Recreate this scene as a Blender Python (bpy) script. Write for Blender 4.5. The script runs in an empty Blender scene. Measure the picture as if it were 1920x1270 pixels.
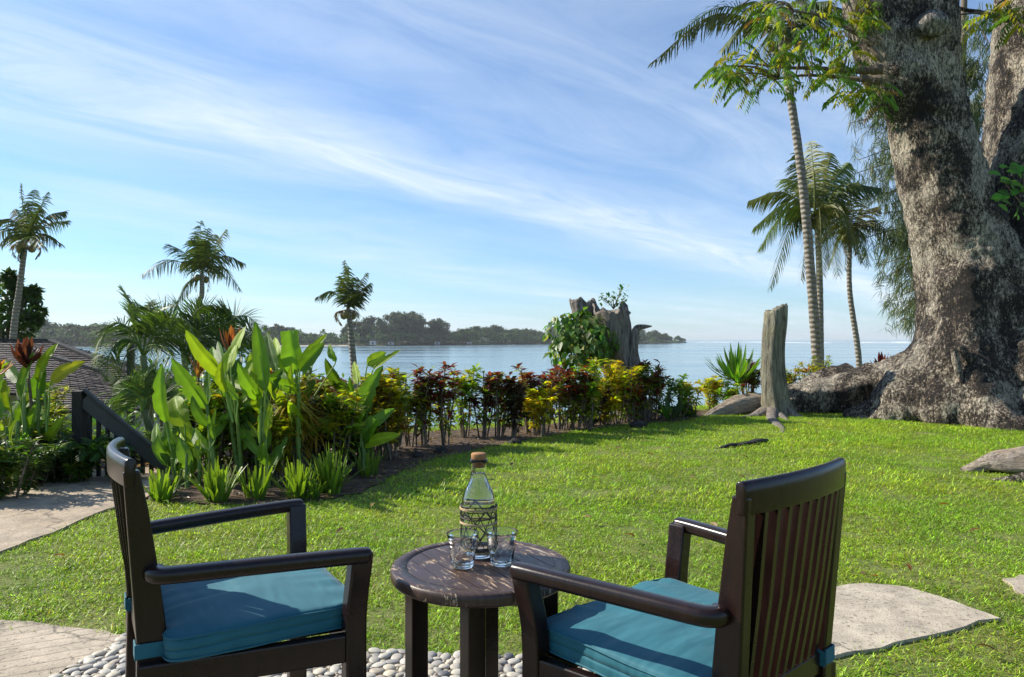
import bpy, math, random
import numpy as np
from mathutils import Vector, Matrix, noise as mnoise
R = math.radians
rng = np.random.default_rng(7)
random.seed(7)
sc = bpy.context.scene
C = sc.collection

# ------------------------------------------------------------------ camera
FX, CX, CY, H = 1340.0, 960.0, 636.0, 1.18
cam = bpy.data.cameras.new('camera'); cam_o = bpy.data.objects.new('camera', cam); C.objects.link(cam_o)
cam_o.location = (0, 0, H); cam_o.rotation_euler = (R(90), 0, 0)
cam.sensor_width = 36.0; cam.lens = FX/1920*36.0; cam.clip_start = 0.05; cam.clip_end = 40000
cam.shift_y = 0.0005
sc.camera = cam_o
sc.view_settings.view_transform = 'Standard'; sc.view_settings.look = 'None'
sc.view_settings.gamma = 1; sc.view_settings.use_curve_mapping = False
sc.view_settings.exposure = 0.64
sc.cycles.max_bounces = 16; sc.cycles.transparent_max_bounces = 12; sc.cycles.transmission_bounces = 16
sc.cycles.caustics_reflective = False; sc.cycles.caustics_refractive = True

# ------------------------------------------------------------------ light
SUN_AZ, SUN_EL = 160.7, 35.0            # direction TO the sun, degrees from +X towards +Y
sun = bpy.data.lights.new('sun', 'SUN'); sun_o = bpy.data.objects.new('sun', sun); C.objects.link(sun_o)
sun.energy = 5.0; sun.angle = R(0.6); sun.color = (1.0, 0.93, 0.80)
to_sun = Vector((math.cos(R(SUN_AZ))*math.cos(R(SUN_EL)), math.sin(R(SUN_AZ))*math.cos(R(SUN_EL)), math.sin(R(SUN_EL))))
sun_o.rotation_euler = to_sun.to_track_quat('Z', 'Y').to_euler()
sun_o.location = to_sun*50

W = bpy.data.worlds.new('World'); sc.world = W; W.use_nodes = True
nt = W.node_tree; nt.nodes.clear()
def N(t, typ, **k):
    n = t.nodes.new(typ)
    for a, b in k.items(): setattr(n, a, b)
    return n
def math_(t, op, a, b=None, c=None, clamp=False):
    n = N(t, 'ShaderNodeMath', operation=op); n.use_clamp = clamp
    for i, v in enumerate((a, b, c)):
        if v is None: continue
        if isinstance(v, (int, float)): n.inputs[i].default_value = v
        else: t.links.new(v, n.inputs[i])
    return n.outputs[0]
def mix_(t, f, a, b, mode='MIX'):
    n = N(t, 'ShaderNodeMix', data_type='RGBA', blend_type=mode)
    for i, v in ((0, f), (6, a), (7, b)):
        if isinstance(v, (int, float)): n.inputs[i].default_value = v
        elif isinstance(v, (tuple, list)): n.inputs[i].default_value = tuple(v)+((1,) if len(v) == 3 else ())
        else: t.links.new(v, n.inputs[i])
    return n.outputs[2]
def ramp_(t, v, stops, interp='LINEAR'):
    n = N(t, 'ShaderNodeValToRGB'); cr = n.color_ramp; cr.interpolation = interp
    while len(cr.elements) < len(stops): cr.elements.new(0.5)
    for e, (p, c) in zip(cr.elements, stops):
        e.position = p; e.color = (c, c, c, 1) if isinstance(c, (int, float)) else tuple(c)+(1,)
    t.links.new(v, n.inputs[0]); return n.outputs[0]
def noise_(t, vec, scale, detail=4, rough=0.55, dist=0.0):
    n = N(t, 'ShaderNodeTexNoise'); n.inputs['Scale'].default_value = scale; n.inputs['Detail'].default_value = detail
    n.inputs['Roughness'].default_value = rough; n.inputs['Distortion'].default_value = dist
    if vec is not None: t.links.new(vec, n.inputs['Vector'])
    return n.outputs[0]

sky = N(nt, 'ShaderNodeTexSky', sky_type='NISHITA'); sky.sun_disc = False
sky.sun_elevation = R(SUN_EL); sky.sun_rotation = R(90-SUN_AZ)
sky.air_density = 1.0; sky.dust_density = 0.35; sky.ozone_density = 2.0; sky.altitude = 0
tc = N(nt, 'ShaderNodeTexCoord'); sep = N(nt, 'ShaderNodeSeparateXYZ'); nt.links.new(tc.outputs['Generated'], sep.inputs[0])
zz = math_(nt, 'ADD', math_(nt, 'MAXIMUM', sep.outputs[2], 0.0), 0.045)
px = math_(nt, 'DIVIDE', sep.outputs[0], zz); py = math_(nt, 'DIVIDE', sep.outputs[1], zz)
al = math_(nt, 'MULTIPLY', math_(nt, 'ADD', px, py), 0.7071)        # along the streaks
ac = math_(nt, 'MULTIPLY', math_(nt, 'SUBTRACT', px, py), 0.7071)   # across them
def cxyz(a, b, sa, sb):
    n = N(nt, 'ShaderNodeCombineXYZ'); nt.links.new(math_(nt, 'MULTIPLY', a, sa), n.inputs[0]); nt.links.new(math_(nt, 'MULTIPLY', b, sb), n.inputs[1]); return n.outputs[0]
warp = noise_(nt, cxyz(al, ac, .25, .5), 1.0, 3)
acw = math_(nt, 'ADD', ac, math_(nt, 'MULTIPLY', math_(nt, 'SUBTRACT', warp, .5), 1.3))
veil = noise_(nt, cxyz(al, acw, .11, .42), 1.0, 6, .55, .25)
fine = noise_(nt, cxyz(al, acw, .55, 1.7), 1.0, 10, .68, .9)
puff = noise_(nt, cxyz(px, py, .9, .9), 1.0, 6, .6, .2)
v1 = ramp_(nt, veil, [(.30, 0), (.66, 1)], 'EASE')
f1 = ramp_(nt, fine, [(.30, 0), (.72, 1)])
p1 = ramp_(nt, puff, [(.3, .55), (.7, 1)])
band_d = math_(nt, 'ADD', acw, 3.0)
band = math_(nt, 'POWER', 2.718, math_(nt, 'MULTIPLY', math_(nt, 'MULTIPLY', band_d, band_d), -3.6))
band = math_(nt, 'MULTIPLY', band, math_(nt, 'ADD', math_(nt, 'MULTIPLY', f1, .8), .2))
den = math_(nt, 'MULTIPLY', math_(nt, 'MULTIPLY', v1, p1), math_(nt, 'ADD', math_(nt, 'MULTIPLY', f1, .55), .22))
low = math_(nt, 'POWER', 2.718, math_(nt, 'MULTIPLY', math_(nt, 'MAXIMUM', sep.outputs[2], 0.0), -9.0))
den = math_(nt, 'ADD', math_(nt, 'ADD', math_(nt, 'MULTIPLY', den, .82), math_(nt, 'MULTIPLY', band, .66)), math_(nt, 'MULTIPLY', low, .30), clamp=True)
skyc = mix_(nt, 1.0, sky.outputs[0], (0.42, 0.65, .87), 'MULTIPLY')
col = mix_(nt, den, skyc, (4.7, 5.3, 5.95))
bg = N(nt, 'ShaderNodeBackground'); nt.links.new(col, bg.inputs[0]); bg.inputs[1].default_value = 0.125
wo = N(nt, 'ShaderNodeOutputWorld'); nt.links.new(bg.outputs[0], wo.inputs[0])

# ------------------------------------------------------------------ mesh helpers
def unit(a):
    a = np.asarray(a, float); return a/np.maximum(np.linalg.norm(a, axis=-1, keepdims=True), 1e-9)
def P(x, y, d):                          # the point at distance d that projects to pixel (x, y) of the 1920 px photo
    return np.array(((x-CX)/FX*d, d, H-(y-CY)/FX*d))
def G(x, y, z=0.0):                      # the ground point under pixel (x, y)
    d = (H-z)*FX/(y-CY); return np.array(((x-CX)/FX*d, d, z))
class MB:
    def __init__(s): s.v = []; s.f3 = []; s.f4 = []; s.c = []; s.n = 0; s.poly = []
    def add(s, v, f, col=(1, 1, 1)):
        v = np.asarray(v, float).reshape(-1, 3); f = np.asarray(f, int)
        col = np.asarray(col, float)
        if col.ndim == 1: col = np.tile(col, (len(v), 1))
        if col.shape[1] == 3: col = np.column_stack((col, np.ones(len(col))))
        (s.f3 if f.shape[1] == 3 else s.f4).append(f+s.n)
        s.v.append(v); s.c.append(col); s.n += len(v)
    def mesh(s, name, smooth=True):
        m = bpy.data.meshes.new(name); v = np.concatenate(s.v); c = np.concatenate(s.c)
        m.vertices.add(len(v)); m.vertices.foreach_set('co', v.ravel())
        f3 = np.concatenate(s.f3) if s.f3 else np.zeros((0, 3), int); f4 = np.concatenate(s.f4) if s.f4 else np.zeros((0, 4), int)
        m.loops.add(f3.size+f4.size); m.loops.foreach_set('vertex_index', np.concatenate((f3.ravel(), f4.ravel())).astype(np.int32))
        m.polygons.add(len(f3)+len(f4))
        m.polygons.foreach_set('loop_start', np.concatenate((np.arange(len(f3))*3, len(f3)*3+np.arange(len(f4))*4)).astype(np.int32))
        m.polygons.foreach_set('use_smooth', np.full(len(f3)+len(f4), smooth))
        m.update(calc_edges=True)
        at = m.color_attributes.new('Col', 'FLOAT_COLOR', 'POINT'); at.data.foreach_set('color', (np.column_stack((c, np.ones(len(c)))) if c.shape[1] == 3 else c).ravel())
        return m
    def build(s, name, mat, parent=None, smooth=True, **k): return ob(name, s.mesh(name, smooth), mat, parent, **k)
def ob(name, mesh, mat=None, parent=None, **k):
    o = bpy.data.objects.new(name, mesh); C.objects.link(o)
    if mat is not None:
        mesh.materials.clear(); mesh.materials.append(mat)
    if parent is not None: o.parent = parent
    for a, b in k.items():
        if a == 'mods': continue
        o[a] = b
    return o
def empty(name, loc, label, cat, group=None, rz=0.0):
    o = bpy.data.objects.new(name, None); C.objects.link(o); o.location = loc; o.rotation_euler = (0, 0, rz)
    o.empty_display_size = .1
    o['label'] = label; o['category'] = cat
    if group: o['group'] = group
    return o
def tag(o, label, cat, group=None):
    o['label'] = label; o['category'] = cat
    if group: o['group'] = group
    return o
def child(mb, name, mat, root, smooth=True, **k):     # geometry given in world coordinates, parented to a thing
    o = mb.build(name, mat, None, smooth, **k)
    M = Matrix.LocRotScale(root.location, root.rotation_euler, root.scale).inverted()
    o.data.transform(M); o.parent = root
    return o
def frames(path):
    t = np.gradient(path, axis=0); t = unit(t)
    ref = np.array((0., 0, 1)) if abs(t[0][2]) < .9 else np.array((1., 0, 0))
    a = np.zeros_like(t); x = unit(np.cross(ref, t[0]))
    for i in range(len(t)):
        x = unit(x-t[i]*np.dot(x, t[i])); a[i] = x
    return t, a, np.cross(t, a)
def tube(mb, path, rad, n=10, col=(1, 1, 1), cap=True, rfun=None):
    path = np.asarray(path, float); m = len(path); rad = np.broadcast_to(np.asarray(rad, float), (m,))
    t, a, b = frames(path); th = np.linspace(0, 2*np.pi, n, endpoint=False)
    rr = rad[:, None]*np.ones((1, n))
    if rfun is not None: rr = rr*rfun(np.arange(m)[:, None]/(m-1), th[None, :])
    v = path[:, None, :]+rr[..., None]*(np.cos(th)[None, :, None]*a[:, None, :]+np.sin(th)[None, :, None]*b[:, None, :])
    i = np.arange(m-1)[:, None]*n; j = np.arange(n)[None, :]; k = (j+1) % n
    f = np.stack((i+j, i+k, i+n+k, i+n+j), -1).reshape(-1, 4)
    mb.add(v, f, col)
    if cap:
        for q, rev in ((0, True), (m-1, False)):
            vv = np.vstack((v[q], path[q])); ff = np.stack((np.arange(n), (np.arange(n)+1) % n, np.full(n, n)), -1)
            mb.add(vv, ff[:, ::-1] if rev else ff, col)
def spline(pts, m):
    pts = np.asarray(pts, float); n = len(pts)
    pp = np.vstack((2*pts[0]-pts[1], pts, 2*pts[-1]-pts[-2])); out = []
    for u in np.linspace(0, n-1-1e-9, m):
        i = int(u); f = u-i; a, b, c, d = pp[i:i+4]
        out.append(.5*((2*b)+(-a+c)*f+(2*a-5*b+4*c-d)*f*f+(-a+3*b-3*c+d)*f**3))
    return np.array(out)
def box(mb, c, s, rz=0.0, col=(1, 1, 1), bev=0.0):
    sx, sy, sz = [q/2 for q in s]
    if bev <= 0:
        v = np.array([(x, y, z) for z in (-sz, sz) for y in (-sy, sy) for x in (-sx, sx)])
        f = [(0, 2, 3, 1), (4, 5, 7, 6), (0, 1, 5, 4), (2, 6, 7, 3), (0, 4, 6, 2), (1, 3, 7, 5)]
        v = rotz(v, rz)+np.array(c); mb.add(v, f, col); return
    b = bev; zs = [(-sz, b), (-sz+b, 0), (sz-b, 0), (sz, b)]; V = []
    for z, ins in zs:
        X, Y = sx-ins, sy-ins; e = b*.6 if ins == 0 else b*.3
        V += [(-X+e, -Y, z), (X-e, -Y, z), (X, -Y+e, z), (X, Y-e, z), (X-e, Y, z), (-X+e, Y, z), (-X, Y-e, z), (-X, -Y+e, z)]
    F = []
    for l in range(3):
        for k in range(8): F.append((l*8+k, l*8+(k+1) % 8, l*8+8+(k+1) % 8, l*8+8+k))
    for l, rv in ((0, 1), (3, 0)):
        q = [(0, 1, 2, 3), (4, 5, 6, 7), (0, 3, 4, 7)]
        for a_ in q: F.append(tuple(l*8+i for i in (a_[::-1] if rv else a_)))
    mb.add(rotz(np.array(V), rz)+np.array(c), F, col)
def rotz(v, a):
    c, s = math.cos(a), math.sin(a); v = np.asarray(v, float)
    return np.stack((v[..., 0]*c-v[..., 1]*s, v[..., 0]*s+v[..., 1]*c, v[..., 2]), -1)
def obox(mb, A, B, up, w, h, bev=0.0, w2=None, h2=None, col=(1, 1, 1)):   # a bar from A to B, w across, h along up
    A = np.asarray(A, float); B = np.asarray(B, float); t = unit(B-A); s = unit(np.cross(t, up)); u = np.cross(s, t)
    w2 = w if w2 is None else w2; h2 = h if h2 is None else h2
    V = []
    prof = lambda w_, h_: [(-w_/2+bev, -h_/2), (w_/2-bev, -h_/2), (w_/2, -h_/2+bev), (w_/2, h_/2-bev), (w_/2-bev, h_/2), (-w_/2+bev, h_/2), (-w_/2, h_/2-bev), (-w_/2, -h_/2+bev)] if bev > 0 else [(-w_/2, -h_/2), (w_/2, -h_/2), (w_/2, h_/2), (-w_/2, h_/2)]
    for O, w_, h_ in ((A, w, h), (B, w2, h2)):
        for a, b in prof(w_, h_): V.append(O+s*a+u*b)
    n = len(prof(1, 1)); F = [(k, (k+1) % n, n+(k+1) % n, n+k) for k in range(n)]
    mb.add(V, F, col)
    if n == 4: mb.add(V, [(3, 2, 1, 0), (4, 5, 6, 7)], col)
    else: mb.add(V, [(3, 2, 1, 0), (7, 6, 5, 4), (7, 4, 3, 0), (8, 9, 10, 11), (12, 13, 14, 15), (8, 11, 12, 15)], col)
def lathe(mb, c, prof, n=40, col=(1, 1, 1), capb=True, capt=False):
    prof = np.asarray(prof, float); m = len(prof); th = np.linspace(0, 2*np.pi, n, endpoint=False)
    v = np.stack((prof[:, 0:1]*np.cos(th), prof[:, 0:1]*np.sin(th), prof[:, 1:2]*np.ones(n)), -1)+np.asarray(c)
    i = np.arange(m-1)[:, None]*n; j = np.arange(n)[None, :]; k = (j+1) % n
    mb.add(v, np.stack((i+j, i+k, i+n+k, i+n+j), -1).reshape(-1, 4), col)

# vectorised leaves: small folded leaf = 5 verts, 4 tris
def leaves(mb, p, d, u, L, Wd, col, droop=0.15, fold=0.12, fat=.45):
    p = np.asarray(p, float); n = len(p)
    if n == 0: return
    d = unit(d); s = unit(np.cross(d, u)); u = np.cross(s, d)
    L = np.broadcast_to(L, (n,))[:, None]; Wd = np.broadcast_to(Wd, (n,))[:, None]
    down = np.array((0, 0, -1.))
    mid = p+d*L*fat; tip = p+d*L+down*L*droop
    v = np.stack((p, mid+s*Wd/2+u*Wd*fold, mid, mid-s*Wd/2+u*Wd*fold, tip), 1)
    q = np.arange(n)[:, None]*5
    f = np.concatenate((q+[0, 2, 1], q+[0, 3, 2], q+[2, 4, 1], q+[2, 3, 4]))
    mb.add(v, f, np.repeat(np.broadcast_to(col, (n, 3)), 5, 0))
# vectorised curved strips (grass blades, strappy leaves, palm leaflets)
def strips(mb, p, d, L, Wd, bend, col, nseg=3, side=None, tipw=0.05, tipcol=None):
    p = np.asarray(p, float); n = len(p)
    if n == 0: return
    d = unit(d); L = np.broadcast_to(L, (n,)); Wd = np.broadcast_to(Wd, (n,)); bend = np.broadcast_to(bend, (n,))
    if side is None:
        side = np.cross(d, np.array((0, 0, 1.)))+rng.normal(0, .05, (n, 3))
    s = unit(side); pos = p.copy(); dd = d.copy(); V = []; Cc = []
    col = np.broadcast_to(col, (n, 3)); step = (L/nseg)[:, None]
    for k in range(nseg+1):
        f = k/nseg; w = (Wd*(1-f**2.2*(1-tipw))*(.7+.3*min(1, f*4)))[:, None]/2
        V.append(pos-s*w); V.append(pos+s*w)
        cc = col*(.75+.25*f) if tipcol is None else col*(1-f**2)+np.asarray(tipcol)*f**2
        Cc += [cc, cc]
        dd = unit(dd+np.array((0, 0, -1.))*(bend/nseg)[:, None]); pos = pos+dd*step
    v = np.stack(V, 1); m = 2*(nseg+1); q = np.arange(n)[:, None]*m; F = []
    for k in range(nseg): F.append(q+[2*k, 2*k+1, 2*k+3, 2*k+2])
    mb.add(v, np.concatenate(F), np.stack(Cc, 1).reshape(-1, 3))
# one broad leaf with a midrib, curved in space, 6 faces across
def bigleaf(mb, b, t, w, nrm, col, curl=.12, fold=.25, nseg=12, shape='banana', wave=.02, torn=False):
    b = np.asarray(b, float); t = np.asarray(t, float); L = np.linalg.norm(t-b); d = unit(t-b); nrm = unit(np.asarray(nrm, float)-d*np.dot(nrm, d)); s = np.cross(d, nrm)
    K = 3; V = []; Cc = []; col = np.asarray(col, float); ph = random.random()*6
    for i in range(nseg+1):
        f = i/nseg
        if shape == 'banana': wf = (math.sin(math.pi*min(1, f**.75*.98+.02)))**.62 if f < .985 else 0.03
        else: wf = math.sin(math.pi*f**.8)**.8 if 0 < f < 1 else .02
        if torn: wf = max(wf, .8) if f > .5 else wf
        wf = max(wf, .04)
        if shape == 'banana':
            wf *= random.uniform(.95, 1.03); nl_, nr_ = (random.uniform(.62, .85) if random.random() < .10 else 1), (random.uniform(.62, .85) if random.random() < .10 else 1)
        else: nl_ = nr_ = 1
        c = b+d*L*f+nrm*(math.sin(f*math.pi)*curl*L)-nrm*0
        for k in range(-K, K+1):
            g = k/K; hw = w/2*wf
            off = abs(g)*hw*fold*2*(1-.4*abs(g))+wave*w*math.sin(f*17+ph+g*2)*abs(g)
            tear = nl_ if g < 0 else nr_
            V.append(c+s*g*hw*tear+nrm*off)
            rib = 1.25 if k == 0 else (1.0-.10*abs(g)+.06*math.sin(f*60+g*3+ph))
            Cc.append(np.append(col*rib, 2.0+f*L/.012-abs(g)*hw/.012*.55))
    m = 2*K+1; F = [(i*m+k, i*m+k+1, (i+1)*m+k+1, (i+1)*m+k) for i in range(nseg) for k in range(2*K)]
    mb.add(V, F, np.array(Cc))
def vary(col, n, h=.12, v=.22):
    col = np.asarray(col, float); k = np.exp(rng.normal(0, v, (n, 1))); hh = np.exp(rng.normal(0, h, (n, 3)))
    return np.clip(col*k*hh, 0, 1)
def rdirs(n, zmin=-1, zmax=1):
    z = rng.uniform(zmin, zmax, n); a = rng.uniform(0, 2*np.pi, n); r = np.sqrt(1-z*z); return np.stack((r*np.cos(a), r*np.sin(a), z), -1)
def inpoly(x, y, poly):
    x = np.asarray(x); y = np.asarray(y); r = np.zeros(x.shape, bool); n = len(poly)
    for i in range(n):
        x1, y1 = poly[i][:2]; x2, y2 = poly[(i+1) % n][:2]
        if y1 == y2: continue
        c = ((y1 > y) != (y2 > y)) & (x < (x2-x1)*(y-y1)/(y2-y1)+x1); r ^= c
    return r
# ------------------------------------------------------------------ materials
MATS = {}
def newmat(name):
    m = bpy.data.materials.new(name); m.use_nodes = True; t = m.node_tree; t.nodes.clear()
    o = N(t, 'ShaderNodeOutputMaterial'); b = N(t, 'ShaderNodeBsdfPrincipled'); t.links.new(b.outputs[0], o.inputs[0])
    MATS[name] = m; return m, t, b, o
def setc(t, b, key, v):
    if isinstance(v, (int, float)): b.inputs[key].default_value = v
    elif isinstance(v, tuple): b.inputs[key].default_value = v+(1,)
    else: t.links.new(v, b.inputs[key])
def bump_(t, b, h, strength=.4, dist=.01):
    n = N(t, 'ShaderNodeBump'); n.inputs['Strength'].default_value = strength; n.inputs['Distance'].default_value = dist
    t.links.new(h, n.inputs['Height']); t.links.new(n.outputs[0], b.inputs['Normal']); return n
def opos(t): return N(t, 'ShaderNodeTexCoord').outputs['Object']
def gpos(t): return N(t, 'ShaderNodeNewGeometry').outputs['Position']
def mapping(t, v, s=(1, 1, 1), r=(0, 0, 0)):
    n = N(t, 'ShaderNodeMapping'); n.inputs['Scale'].default_value = s; n.inputs['Rotation'].default_value = r; t.links.new(v, n.inputs[0]); return n.outputs[0]
def leafmat(name, transl=.4, rough=.42, spec=.45, nscale=30, tcol=(1.25, 1.3, .5), objvar=.25, bump=0.25, veins=False):
    m, t, b, o = newmat(name)
    an = N(t, 'ShaderNodeAttribute', attribute_name='Col'); a = an.outputs['Color']
    inf = N(t, 'ShaderNodeObjectInfo').outputs['Random']
    nz = noise_(t, gpos(t), nscale, 3)
    k = math_(t, 'ADD', math_(t, 'MULTIPLY', inf, objvar), math_(t, 'ADD', math_(t, 'MULTIPLY', nz, .6), .7-objvar/2))
    c = mix_(t, 1.0, a, k, 'MULTIPLY')
    if name == 'grass_blade':
        dry = ramp_(t, noise_(t, gpos(t), 1.7, 6, .68), [(.52, 0), (.70, .5)]); c = mix_(t, dry, c, mix_(t, 1.0, c, (1.25, .86, 1.5), 'MULTIPLY')); lush = ramp_(t, noise_(t, gpos(t), .8, 3, .5), [(.42, .55), (.56, 0)]); c = mix_(t, lush, c, mix_(t, 1.0, c, (.66, .86, .9), 'MULTIPLY'))
    if veins:
        vz = math_(t, 'ADD', math_(t, 'MULTIPLY', math_(t, 'SINE', math_(t, 'MULTIPLY', an.outputs['Alpha'], 4.1)), .045), .97); c = mix_(t, 1.0, c, vz, 'MULTIPLY'); sp = ramp_(t, noise_(t, gpos(t), 22, 6, .7), [(.66, 0), (.73, .8)]); c = mix_(t, sp, c, (.22, .15, .03))
    setc(t, b, 'Base Color', c)
    b.inputs['Roughness'].default_value = rough; b.inputs['Specular IOR Level'].default_value = spec
    if veins:
        vs = math_(t, 'SINE', math_(t, 'MULTIPLY', an.outputs['Alpha'], 6.283)); bump_(t, b, math_(t, 'ADD', math_(t, 'MULTIPLY', vs, .22), math_(t, 'MULTIPLY', nz, 2.0)), .8, .004)
    elif bump: bump_(t, b, nz, bump, .01)
    tr = N(t, 'ShaderNodeBsdfTranslucent'); t.links.new(mix_(t, 1.0, c, tcol, 'MULTIPLY'), tr.inputs[0])
    mx = N(t, 'ShaderNodeMixShader'); mx.inputs[0].default_value = transl
    t.links.new(b.outputs[0], mx.inputs[1]); t.links.new(tr.outputs[0], mx.inputs[2]); t.links.new(mx.outputs[0], o.inputs[0])
    return m
M_leaf = leafmat('leaf', .48); M_big = leafmat('broad_leaf', .45, .45, .35, 8, (1.45, 1.5, .4), .2, .25, True)
M_grass = leafmat('grass_blade', .45, .45, .35, 1.2, (1.3, 1.35, .4), .35, 0)
M_palm = leafmat('palm_leaflet', .3, .5, .35, 20, (1.2, 1.3, .5), .2)
M_far = leafmat('far_foliage', .15, .7, .2, .5, (1.1, 1.2, .6), .45, 0)

def simple(name, c1, c2, scale=8, rough=.8, bump=.3, bd=.01, detail=6, stops=(.35, .65), spec=.5, world=True, stretch=(1, 1, 1)):
    m, t, b, o = newmat(name); v = mapping(t, gpos(t) if world else opos(t), stretch)
    nz = noise_(t, v, scale, detail, .6); f = ramp_(t, nz, [(stops[0], 0), (stops[1], 1)])
    n2 = noise_(t, v, scale*6.3, 4, .6)
    c = mix_(t, f, c1, c2); c = mix_(t, .5, c, ramp_(t, n2, [(.2, .45), (.8, 1.0)]), 'MULTIPLY'); setc(t, b, 'Base Color', c)
    b.inputs['Roughness'].default_value = rough; b.inputs['Specular IOR Level'].default_value = spec
    bump_(t, b, math_(t, 'ADD', nz, math_(t, 'MULTIPLY', n2, .5)), bump, bd); return m
M_soil = simple('mulch', (.055, .035, .02), (.16, .10, .06), 9, .95, 1.0, .04)
M_conc = None
def concrete(name, c1, c2, lines=False):
    m, t, b, o = newmat(name); p = gpos(t)
    big = noise_(t, p, .9, 5, .6); med = noise_(t, p, 7, 6, .7); fi = noise_(t, p, 120, 3, .7); sp = noise_(t, p, 60, 2, .5)
    c = mix_(t, ramp_(t, big, [(.35, 0), (.65, 1)]), c1, c2)
    c = mix_(t, .75, c, ramp_(t, med, [(.28, .4), (.6, 1.0)]), 'MULTIPLY'); c = mix_(t, ramp_(t, noise_(t, p, 3.1, 6, .7, .4), [(.52, 0), (.7, .6)]), c, (.20, .165, .12))
    c = mix_(t, .8, c, ramp_(t, sp, [(.30, .35), (.42, 1.0)]), 'MULTIPLY')
    vo = N(t, 'ShaderNodeTexVoronoi', feature='DISTANCE_TO_EDGE'); vo.inputs['Scale'].default_value = .55
    wv = N(t, 'ShaderNodeVectorMath', operation='ADD'); t.links.new(p, wv.inputs[0])
    nn = N(t, 'ShaderNodeTexNoise'); nn.inputs['Scale'].default_value = 3; nn.inputs['Detail'].default_value = 5; t.links.new(p, nn.inputs['Vector'])
    sc_ = N(t, 'ShaderNodeVectorMath', operation='SCALE'); sc_.inputs[3].default_value = .5; t.links.new(nn.outputs['Color'], sc_.inputs[0]); t.links.new(sc_.outputs[0], wv.inputs[1])
    t.links.new(wv.outputs[0], vo.inputs['Vector'])
    crack = ramp_(t, vo.outputs['Distance'], [(.0, .3), (.006, 1.0)])
    c = mix_(t, .8, c, crack, 'MULTIPLY'); h = math_(t, 'ADD', fi, math_(t, 'MULTIPLY', med, 1.5))
    h = math_(t, 'ADD', h, math_(t, 'MULTIPLY', crack, 1.2))
    if lines:
        wv2 = N(t, 'ShaderNodeTexWave', bands_direction='Y'); wv2.inputs['Scale'].default_value = 4.5; wv2.inputs['Distortion'].default_value = 1.2; wv2.inputs['Detail'].default_value = 3
        t.links.new(mapping(t, p, (1, 1, 1), (0, 0, R(-27))), wv2.inputs['Vector'])
        ln = ramp_(t, wv2.outputs['Fac'], [(.0, .55), (.12, 1.0)]); c = mix_(t, .6, c, ln, 'MULTIPLY'); h = math_(t, 'ADD', h, ln)
    setc(t, b, 'Base Color', c); b.inputs['Roughness'].default_value = .9; bump_(t, b, h, .6, .006); return m
M_path = concrete('path_concrete', (.42, .32, .22), (.50, .42, .32))
M_slab = concrete('slab_concrete', (.46, .385, .29), (.55, .475, .37))
M_slabl = concrete('ribbed_concrete', (.46, .38, .28), (.56, .47, .36), True)
M_mort = simple('mortar', (.12, .10, .075), (.26, .23, .19), 30, .95, .8, .01)
def pebmat():
    m, t, b, o = newmat('pebble_stone'); r = N(t, 'ShaderNodeObjectInfo').outputs['Random']
    c = ramp_(t, r, [(0, (.12, .12, .13)), (.08, (.30, .29, .28)), (.3, (.46, .42, .35)), (.6, (.55, .52, .45)), (.85, (.62, .55, .42)), (1, (.38, .32, .26))])
    nz = noise_(t, gpos(t), 60, 5); c = mix_(t, .6, c, ramp_(t, nz, [(.3, .6), (.7, 1.0)]), 'MULTIPLY'); setc(t, b, 'Base Color', c)
    b.inputs['Roughness'].default_value = .62; bump_(t, b, nz, .15, .003); return m
M_peb = pebmat()
def woodmat():
    m, t, b, o = newmat('dark_lacquered_wood'); p = opos(t)
    g = noise_(t, mapping(t, p, (14, 14, 3)), 3, 6, .6, .6); w = noise_(t, p, 5, 4)
    c = mix_(t, ramp_(t, g, [(.3, 0), (.7, 1)]), (.007, .0030, .0025), (.020, .0080, .0062))
    wear = ramp_(t, noise_(t, p, 26, 7, .75), [(.70, 0), (.76, 1)])
    wear = math_(t, 'MULTIPLY', wear, ramp_(t, w, [(.45, 0), (.6, 1)]))
    c = mix_(t, math_(t, 'MULTIPLY', wear, .5), c, (.22, .12, .07)); setc(t, b, 'Base Color', c)
    setc(t, b, 'Roughness', math_(t, 'ADD', math_(t, 'MULTIPLY', w, .2), .19)); b.inputs['Specular IOR Level'].default_value = .36; b.inputs['Coat Weight'].default_value = .12; b.inputs['Coat Roughness'].default_value = .25
    bump_(t, b, g, .12, .003); return m
M_wood = woodmat()
def tabletopmat():
    m, t, b, o = newmat('scuffed_table_wood'); p = opos(t)
    q = mapping(t, p, (1, 1, 1), (0, 0, R(58)))
    g = noise_(t, mapping(t, q, (3, 40, 3)), 3, 7, .6, .3)
    blot = noise_(t, p, 7, 6, .65)
    c = mix_(t, ramp_(t, g, [(.3, 0), (.7, 1)]), (.026, .014, .011), (.075, .043, .032))
    c = mix_(t, ramp_(t, blot, [(.45, 0), (.62, .8)]), c, (.055, .028, .022))
    chip = math_(t, 'MULTIPLY', ramp_(t, noise_(t, mapping(t, q, (16, 110, 16)), 1, 8, .78), [(.56, 0), (.58, 1)]), ramp_(t, noise_(t, p, 9, 3), [(.44, 0), (.52, 1)]))
    c = mix_(t, chip, c, (.50, .36, .23)); setc(t, b, 'Base Color', c)
    setc(t, b, 'Roughness', ramp_(t, blot, [(.3, .5), (.7, .3)])); bump_(t, b, math_(t, 'SUBTRACT', g, chip), .35, .002); return m
M_ttop = tabletopmat()
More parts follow.
